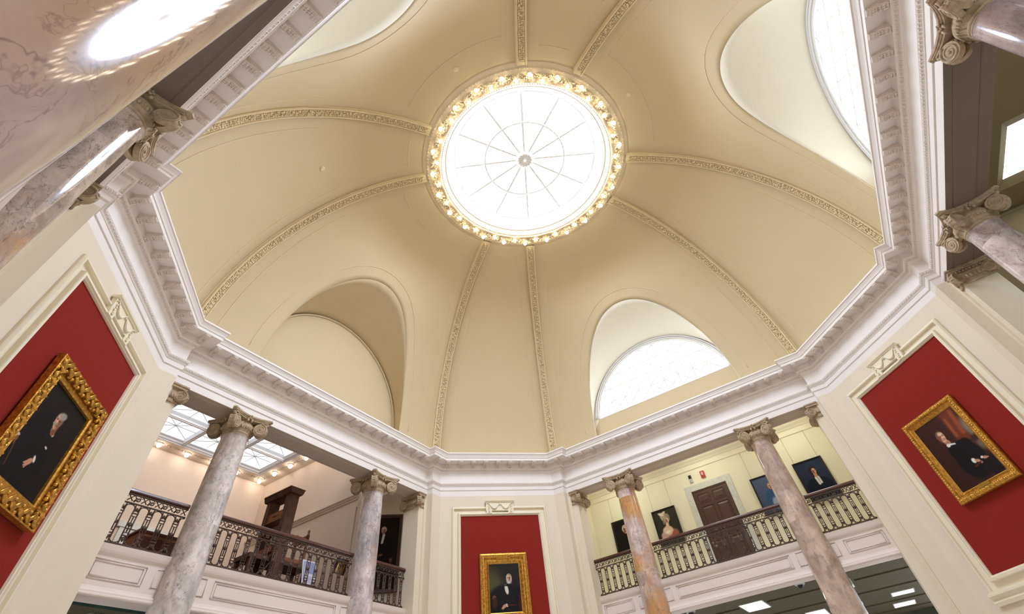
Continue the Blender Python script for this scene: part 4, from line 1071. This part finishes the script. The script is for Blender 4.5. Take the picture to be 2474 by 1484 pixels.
# left red panel
painting('portrait_painting', frame('left', -.68, 8.40, 4.68), 1.70, 1.885, .27, .11, PR_L, M['gold'],
    'large carved gilt frame with a seated man in black on the left red panel',
    [('e', .42, .40, .24, .34, 15, (20, 17, 18), .08), ('c', .50, .62, .38, .52, .07, .10, (22, 19, 20), .03), ('c', .42, .58, .52, .40, .09, .05, (24, 20, 21), .03), ('e', .36, .42, .16, .2, 0, (22, 19, 20), .04), ('c', .36, .55, .22, .46, .08, .04, (23, 20, 21), .03)]
    + [('e', .53, .648, .042, .022, -25, (228, 222, 212), .010)] + [('c', .53, .70, .53, .655, .03, .035, SKD, .01)] + head(.515, .742, .070, (96, 86, 80), -.6, None, (206, 146, 118)) + [('e', .487, .712, .030, .012, 10, (150, 142, 134), .01), ('e', .535, .80, .05, .03, 20, (150, 142, 134), .02)] +
    [('e', .575, .53, .02, .008, -10, (226, 222, 214), .006),
     ('e', .498, .372, .040, .024, 40, SK, .010), ('c', .485, .355, .462, .325, .009, .007, SK, .006), ('c', .475, .365, .448, .342, .009, .007, SK, .006), ('c', .495, .35, .48, .318, .009, .007, SK, .006), ('e', .535, .41, .014, .030, 40, (220, 214, 204), .008),
     ('e', .192, .425, .032, .026, 0, SKD, .010), ('c', .20, .41, .215, .385, .008, .006, SKD, .006), ('e', .188, .455, .03, .012, 0, (200, 194, 184), .008), ('c', .22, .40, .27, .24, .006, .006, (90, 52, 34), .008)],
    ((20, 17, 18), (38, 30, 26), (.3, .5)), 150, (.38, 3, .115, .85), 8, None)
# right red panel
painting('portrait_painting', frame('right', -.80, 8.40, 4.68), 1.43, 1.76, .17, .10, PR_G, M['gold'],
    'gilt framed portrait of a man in profile with red curtain, right red panel',
    [('c', .74, 1.1, .70, .62, .12, .10, (112, 52, 32), .08), ('c', .80, 1.05, .76, .75, .03, .03, (146, 74, 44), .04), ('c', .66, 1.0, .64, .75, .02, .02, (150, 80, 48), .04), ('e', .95, .74, .14, .20, 20, (126, 116, 100), .08), ('e', .92, .52, .12, .10, 0, (112, 96, 78), .06), ('e', .88, .62, .12, .04, 10, (58, 40, 32), .05),
     ('e', .58, .42, .22, .26, 0, (24, 20, 22), .05), ('c', .46, .64, .66, .60, .06, .09, (24, 20, 22), .03), ('c', .68, .60, .74, .40, .08, .05, (26, 22, 24), .03), ('c', .46, .60, .52, .34, .09, .12, (22, 18, 20), .03), ('e', .80, .25, .16, .12, 0, (30, 22, 24), .04),
     ] + [('c', .43, .79, .455, .73, .035, .042, (176, 120, 94), .012), ('c', .43, .70, .53, .675, .024, .016, (226, 220, 210), .012), ('c', .47, .655, .56, .63, .03, .03, (24, 20, 22), .015)] + head(.425, .835, .078, (104, 88, 76), .9, None, (212, 158, 130)) +
    [('e', .59, .39, .03, .035, 20, (228, 224, 216), .012), ('e', .635, .37, .038, .020, -25, SK, .010), ('c', .65, .36, .68, .33, .009, .007, SK, .006), ('c', .64, .355, .665, .322, .009, .007, SK, .006), ('e', .72, .378, .022, .016, 0, (224, 220, 210), .01), ('e', .755, .36, .032, .018, -10, SK, .010), ('c', .77, .355, .80, .35, .008, .006, SK, .006),
     ('c', .55, .32, .66, .34, .01, .01, (90, 30, 22), .012), ('e', .44, .12, .04, .02, 0, (90, 70, 50), .03)],
    ((46, 24, 20), (74, 44, 32), (.5, .3)), 150, (.34, 2, .05, .9), 5, M['goldflat'])
t = bpy.data.objects['portrait_painting.002']
pl = MB(); pl.box(.56, .84, -.075, -.06, .10, .16); pl.build('name_plate', M['brass'], t)

# yellow gallery, four canvases on wires
def wires(t, w, h, dz):
    m = MB()
    for x in (.08, w - .08): m.tube([(x, -.01, h - .02), (x, -.01, h + dz)], .0035, 4); m.tube([(x, -.01, h + dz), (x, -.035, h + dz + .03), (x, -.02, h + dz + .06)], .006, 4)
    m.build('hanging_wires', M['wire'], t)
t = painting('portrait_painting', frame('B', -3.88, 10.17, 6.72), .90, 1.06, .05, .05, PR_S, M['blackframe'],
    'dark portrait half hidden behind the orange marble column', head(.52, .80, .14, (196, 196, 196), .4) + [('e', .55, .30, .36, .34, 0, (24, 20, 22), .05)], (26, 22, 20), 70); wires(t, .9, 1.06, .76)
t = painting('portrait_painting', frame('B', -2.30, 10.17, 6.56), .87, 1.13, .045, .05, PR_S, M['blackframe'],
    'portrait of a woman with powdered hair and a feathered headdress left of the gallery door',
    [('e', .5, .36, .36, .20, 0, (150, 104, 92), .08), ('e', .46, .50, .21, .17, 0, (222, 196, 172), .06), ('e', .28, .34, .13, .15, 20, (196, 160, 144), .06), ('e', .72, .32, .13, .13, -20, (160, 92, 74), .06), ('e', .45, .46, .13, .05, 5, (236, 226, 210), .04), ('c', .52, .86, .49, .64, .05, .07, (220, 188, 162), .02),
     ('e', .47, .98, .15, .19, 18, (156, 140, 116), .03), ('e', .40, 1.02, .10, .14, 20, (176, 160, 136), .04), ('e', .36, 1.12, .12, .05, -25, (218, 212, 194), .03), ('e', .47, 1.15, .09, .045, 20, (206, 198, 178), .03), ('e', .40, .84, .035, .11, -10, (150, 132, 108), .02), ('e', .62, .96, .05, .14, 0, (150, 134, 110), .03)]
    + head(.535, .86, .095, (156, 140, 116), .4, None, (230, 198, 172)), ((40, 38, 30), (62, 60, 46), (.4, .3)), 110); wires(t, .87, 1.13, .84)
t = painting('portrait_painting', frame('B', 1.26, 10.17, 6.56), .88, 1.13, .045, .05, PR_S, M['blackframe'],
    'blue toned portrait right of the gallery door, partly behind the mauve brown column',
    [('e', .60, .45, .34, .36, 0, (56, 84, 124), .08), ('e', .55, .30, .12, .2, 0, (150, 170, 190), .08)] + head(.58, .88, .10, (150, 140, 130), -.3), ((66, 76, 104), (104, 116, 150), (.3, .3)), 90); wires(t, .88, 1.13, .84)
t = painting('portrait_painting', frame('B', 2.67, 10.17, 6.53), .90, 1.19, .045, .05, PR_S, M['blackframe'],
    'dark blue portrait of a man with white neck bands, far right in yellow gallery',
    [('e', .50, .40, .42, .32, 0, (20, 26, 42), .06), ('e', .53, .92, .13, .17, 0, (44, 34, 32), .04), ('c', .54, .84, .545, .70, .05, .055, (190, 140, 118), .02), ('c', .50, .70, .53, .50, .035, .04, (214, 214, 218), .015), ('c', .59, .70, .60, .52, .032, .036, (206, 206, 212), .015)]
    + head(.55, .92, .10, (44, 34, 32), .35, None, (206, 156, 132)), ((30, 38, 60), (52, 62, 88), (.3, .3)), 110); wires(t, .90, 1.19, .82)
# tall dark portrait behind the pier of the left gallery
pw = MB(); pw.M = frame('back'); pw.box(-4.62, -2.2, 9.84, 9.95, 5.18, 8.66); struct(pw.build('wall_back_left_pier', M['cream']))
t = painting('portrait_painting', frame('back', -4.22, 9.835, 5.95), 1.14, 2.24, .10, .07, PR_S, M['brownframe'],
    'tall dark full-length portrait of a white-haired man behind the short railing',
    [('e', .50, 1.0, .25, .45, 0, (20, 17, 20), .06), ('c', .50, 1.42, .47, 1.22, .035, .03, (216, 206, 196), .02), ('c', .62, 1.3, .70, .95, .07, .05, (22, 18, 20), .03)] + head(.49, 1.54, .085, (206, 198, 186), -.3)
    + [('e', .46, .91, .06, .03, 10, SKD, .02), ('c', .43, .90, .40, .88, .012, .01, SKD, .01), ('e', .75, .78, .035, .05, 0, SKD, .02), ('c', .76, .74, .77, .70, .010, .008, SKD, .01)], ((30, 20, 16), (40, 30, 20), (.1, .3)), 130)

# ------------------------------------------------------------------ printing press
P0 = Matrix.Translation(frame('A', .40, 9.46, 5.18).translation) @ frame('A').to_3x3().to_4x4() if False else frame('A', .41, 9.46, 5.18)
pr = thing('printing_press', P0, 'old dark wooden hand printing press standing behind the left gallery railing', 'printing press')
def pp(name, mt, fn, parent=pr): m = MB(); fn(m); return m.build(name, mt, parent)
# local x = along the railing, y = depth; cheeks stand front and back in depth
for s in (-1, 1):
    pp('cheek', M['presswood'], lambda m: (m.box(-.15, .15, s * .40 - .075, s * .40 + .075, 0, 2.38), m.box(-.17, .17, s * .40 - .09, s * .40 + .09, 0, .12)))
pp('cap', M['presswood'], lambda m: (m.prism([(-.185, 2.38), (.185, 2.38), (.215, 2.44), (.215, 2.47), (.24, 2.50), (.24, 2.53), (-.24, 2.53), (-.24, 2.50), (-.215, 2.47), (-.215, 2.44)], -.56, .56, 'y'), m.tube([(0, .1, 2.53), (0, .1, 2.60)], .014, 6)))
pp('head_beam', M['presswood2'], lambda m: (m.box(-.12, .12, -.33, .33, 1.80, 2.02), m.box(-.14, .14, -.33, .33, 1.78, 1.81), m.tube([(0, -.15, 2.02), (0, -.15, 2.12)], .014, 6), m.tube([(-.13, .1, 1.92), (-.13, -.1, 1.92)], .012, 5)))
pp('lower_beam', M['presswood'], lambda m: m.box(-.11, .11, -.33, .33, 1.50, 1.62))
pp('screw', M['steel'], lambda m: m.lathe([(.035, 1.20), (.035, 1.50), (.05, 1.50), (.05, 1.56), (.03, 1.56), (.03, 1.80)], 14))
pp('bar', M['presswood2'], lambda m: (m.tube([(-.30, .12, 1.50), (0, .0, 1.47), (.30, -.14, 1.42), (.62, -.28, 1.37)], [.016, .02, .034, .028], 8),))
pp('bar_tip', M['steel'], lambda m: m.tube([(-.45, .19, 1.53), (-.29, .12, 1.50)], [.012, .016], 6))
pp('platen', M['presswood2'], lambda m: (m.box(-.17, .17, -.26, .26, 1.0, 1.12), m.box(-.1, .1, -.12, .12, 1.12, 1.22)))
def bed(m):
    m.box(-.70, 1.05, -.30, .30, .78, .88)
    for x in (-.62, .98):
        for y in (-.26, .26): m.box(x - .05, x + .05, y - .05, y + .05, 0, .80)
    m.box(-.70, 1.05, -.30, -.24, .30, .42); m.box(-.70, 1.05, .24, .30, .30, .42)
pp('bed_frame', M['presswood'], bed)
pp('coffin', M['presswood2'], lambda m: m.box(-.1, .85, -.27, .27, .88, .97))
def tymp(m):
    m.box(.84, .90, -.27, -.22, .95, 1.62); m.box(.84, .90, .22, .27, .95, 1.62); m.box(.84, .90, -.27, .27, 1.45, 1.60)
    for y in (-.245, .245): m.lathe([(0, 0), (.035, 0), (.02, .03), (.035, .06), (.03, .09), (.012, .12), (0, .13)], 10, M=Matrix.Translation((.87, y, 1.62)))
pp('tympan_gallows', M['presswood2'], tymp)
pp('rear_rail', M['presswood2'], lambda m: m.box(.15, .88, -.24, -.18, 1.36, 1.52))
pp('windlass_handle', M['iron'], lambda m: m.tube([(-.2, -.34, .70), (-.2, -.44, .70), (-.32, -.44, .52), (-.36, -.44, .36), (-.26, -.44, .28), (-.2, -.44, .34)], .016, 6))
# printed poster leaning under the press tail
ps = thing('poster_stand', frame('A', 1.30, 8.72, 5.18), 'blue and white printed poster on a low stand behind the railing', 'poster')
m = MB(); m.M = Matrix.Rotation(math.radians(-14), 4, 'X'); m.box(-.22, .20, -.01, .01, .36, .95); m.build('sheet', M['paper'], ps)
m = MB(); m.M = Matrix.Rotation(math.radians(-14), 4, 'X'); m.box(-.14, .17, -.014, -.009, .64, .92); m.box(-.19, -.16, -.014, -.009, .45, .90)
for k in range(5): m.box(-.12, .15, -.014, -.009, .42 + .035 * k, .425 + .035 * k)
m.build('printed_picture', M['blueprint'], ps)
m = MB(); m.box(-.26, .24, -.08, .08, 0, .03); m.tube([(-.2, .02, .03), (-.2, -.09, .40)], .015, 6); m.tube([(.18, .02, .03), (.18, -.09, .40)], .015, 6); m.M = Matrix.Rotation(math.radians(-14), 4, 'X'); m.box(-.24, .22, -.03, .0, .34, .365); m.build('stand', M['mahogany'], ps)
# low timber plinth below the press and a stone-topped cabinet at left
pb = MB(); pb.box(-.95, 1.15, -.50, .50, 0, .07); o = pb.build('timber_plinth', M['presswood']); o.matrix_world = frame('A', .41, 9.46, 5.11) ; tag(o, 'low dark timber plinth under the printing press', 'plinth')
cb = thing('wooden_cabinet', frame('A', -2.55, 9.1, 5.18), 'low dark wooden chest behind the railing beside the left red panel', 'chest')
m = MB(); m.box(-.42, .62, -.28, .28, .06, .62); m.build('body', M['presswood2'], cb)
m = MB(); m.box(-.46, .66, -.31, .31, .62, .66); m.build('lid', M['mahogany'], cb)
m = MB(); m.box(-.36, .08, -.295, -.28, .14, .56); m.box(.12, .56, -.295, -.28, .14, .56); m.build('door', M['mahogany'], cb)
for x in (-.38, .58):
    for y in (-.24, .24): m = MB(); m.box(x - .03, x + .03, y - .03, y + .03, 0, .06); m.build('foot', M['presswood'], cb)
# brass-fronted glazed box fixed to the railing
lb = thing('brass_plaque_box', frame('A', 1.68, 8.16, 5.86), 'small wooden box with brass slats leaning on the railing beside the grey and rust column', 'box')
m = MB(); m.M = Matrix.Rotation(math.radians(20), 4, 'X'); m.box(-.17, .17, .0, .03, -.17, .17); m.box(-.17, -.13, -.04, 0, -.17, .17); m.box(.13, .17, -.04, 0, -.17, .17); m.box(-.17, .17, -.04, 0, .13, .17); m.box(-.17, .17, -.04, 0, -.17, -.13); m.build('case', M['mahogany'], lb)
m = MB(); m.M = Matrix.Rotation(math.radians(20), 4, 'X')
for k in range(5): m.box(-.12 + .05 * k, -.085 + .05 * k, -.02, -.005, -.13, .13)
m.build('brass_slats', M['brass'], lb)
# tall pale cased opening on the far wall of the left gallery
dn = MB(); dn.M = frame('A'); dn.box(-.75, 1.05, 16.5, 16.62, 8.55, 8.72); dn.box(-.65, -.5, 16.53, 16.62, 5.18, 8.55); dn.box(.8, .95, 16.53, 16.62, 5.18, 8.55); dn.box(-.5, .8, 16.56, 16.62, 5.18, 8.55)
for k in range(8): dn.tube([(-.45 + .16 * k, 16.55, 5.2), (-.45 + .16 * k, 16.55, 8.4)], .03, 5)
struct(dn.build('window_9', M['marbletrim']))
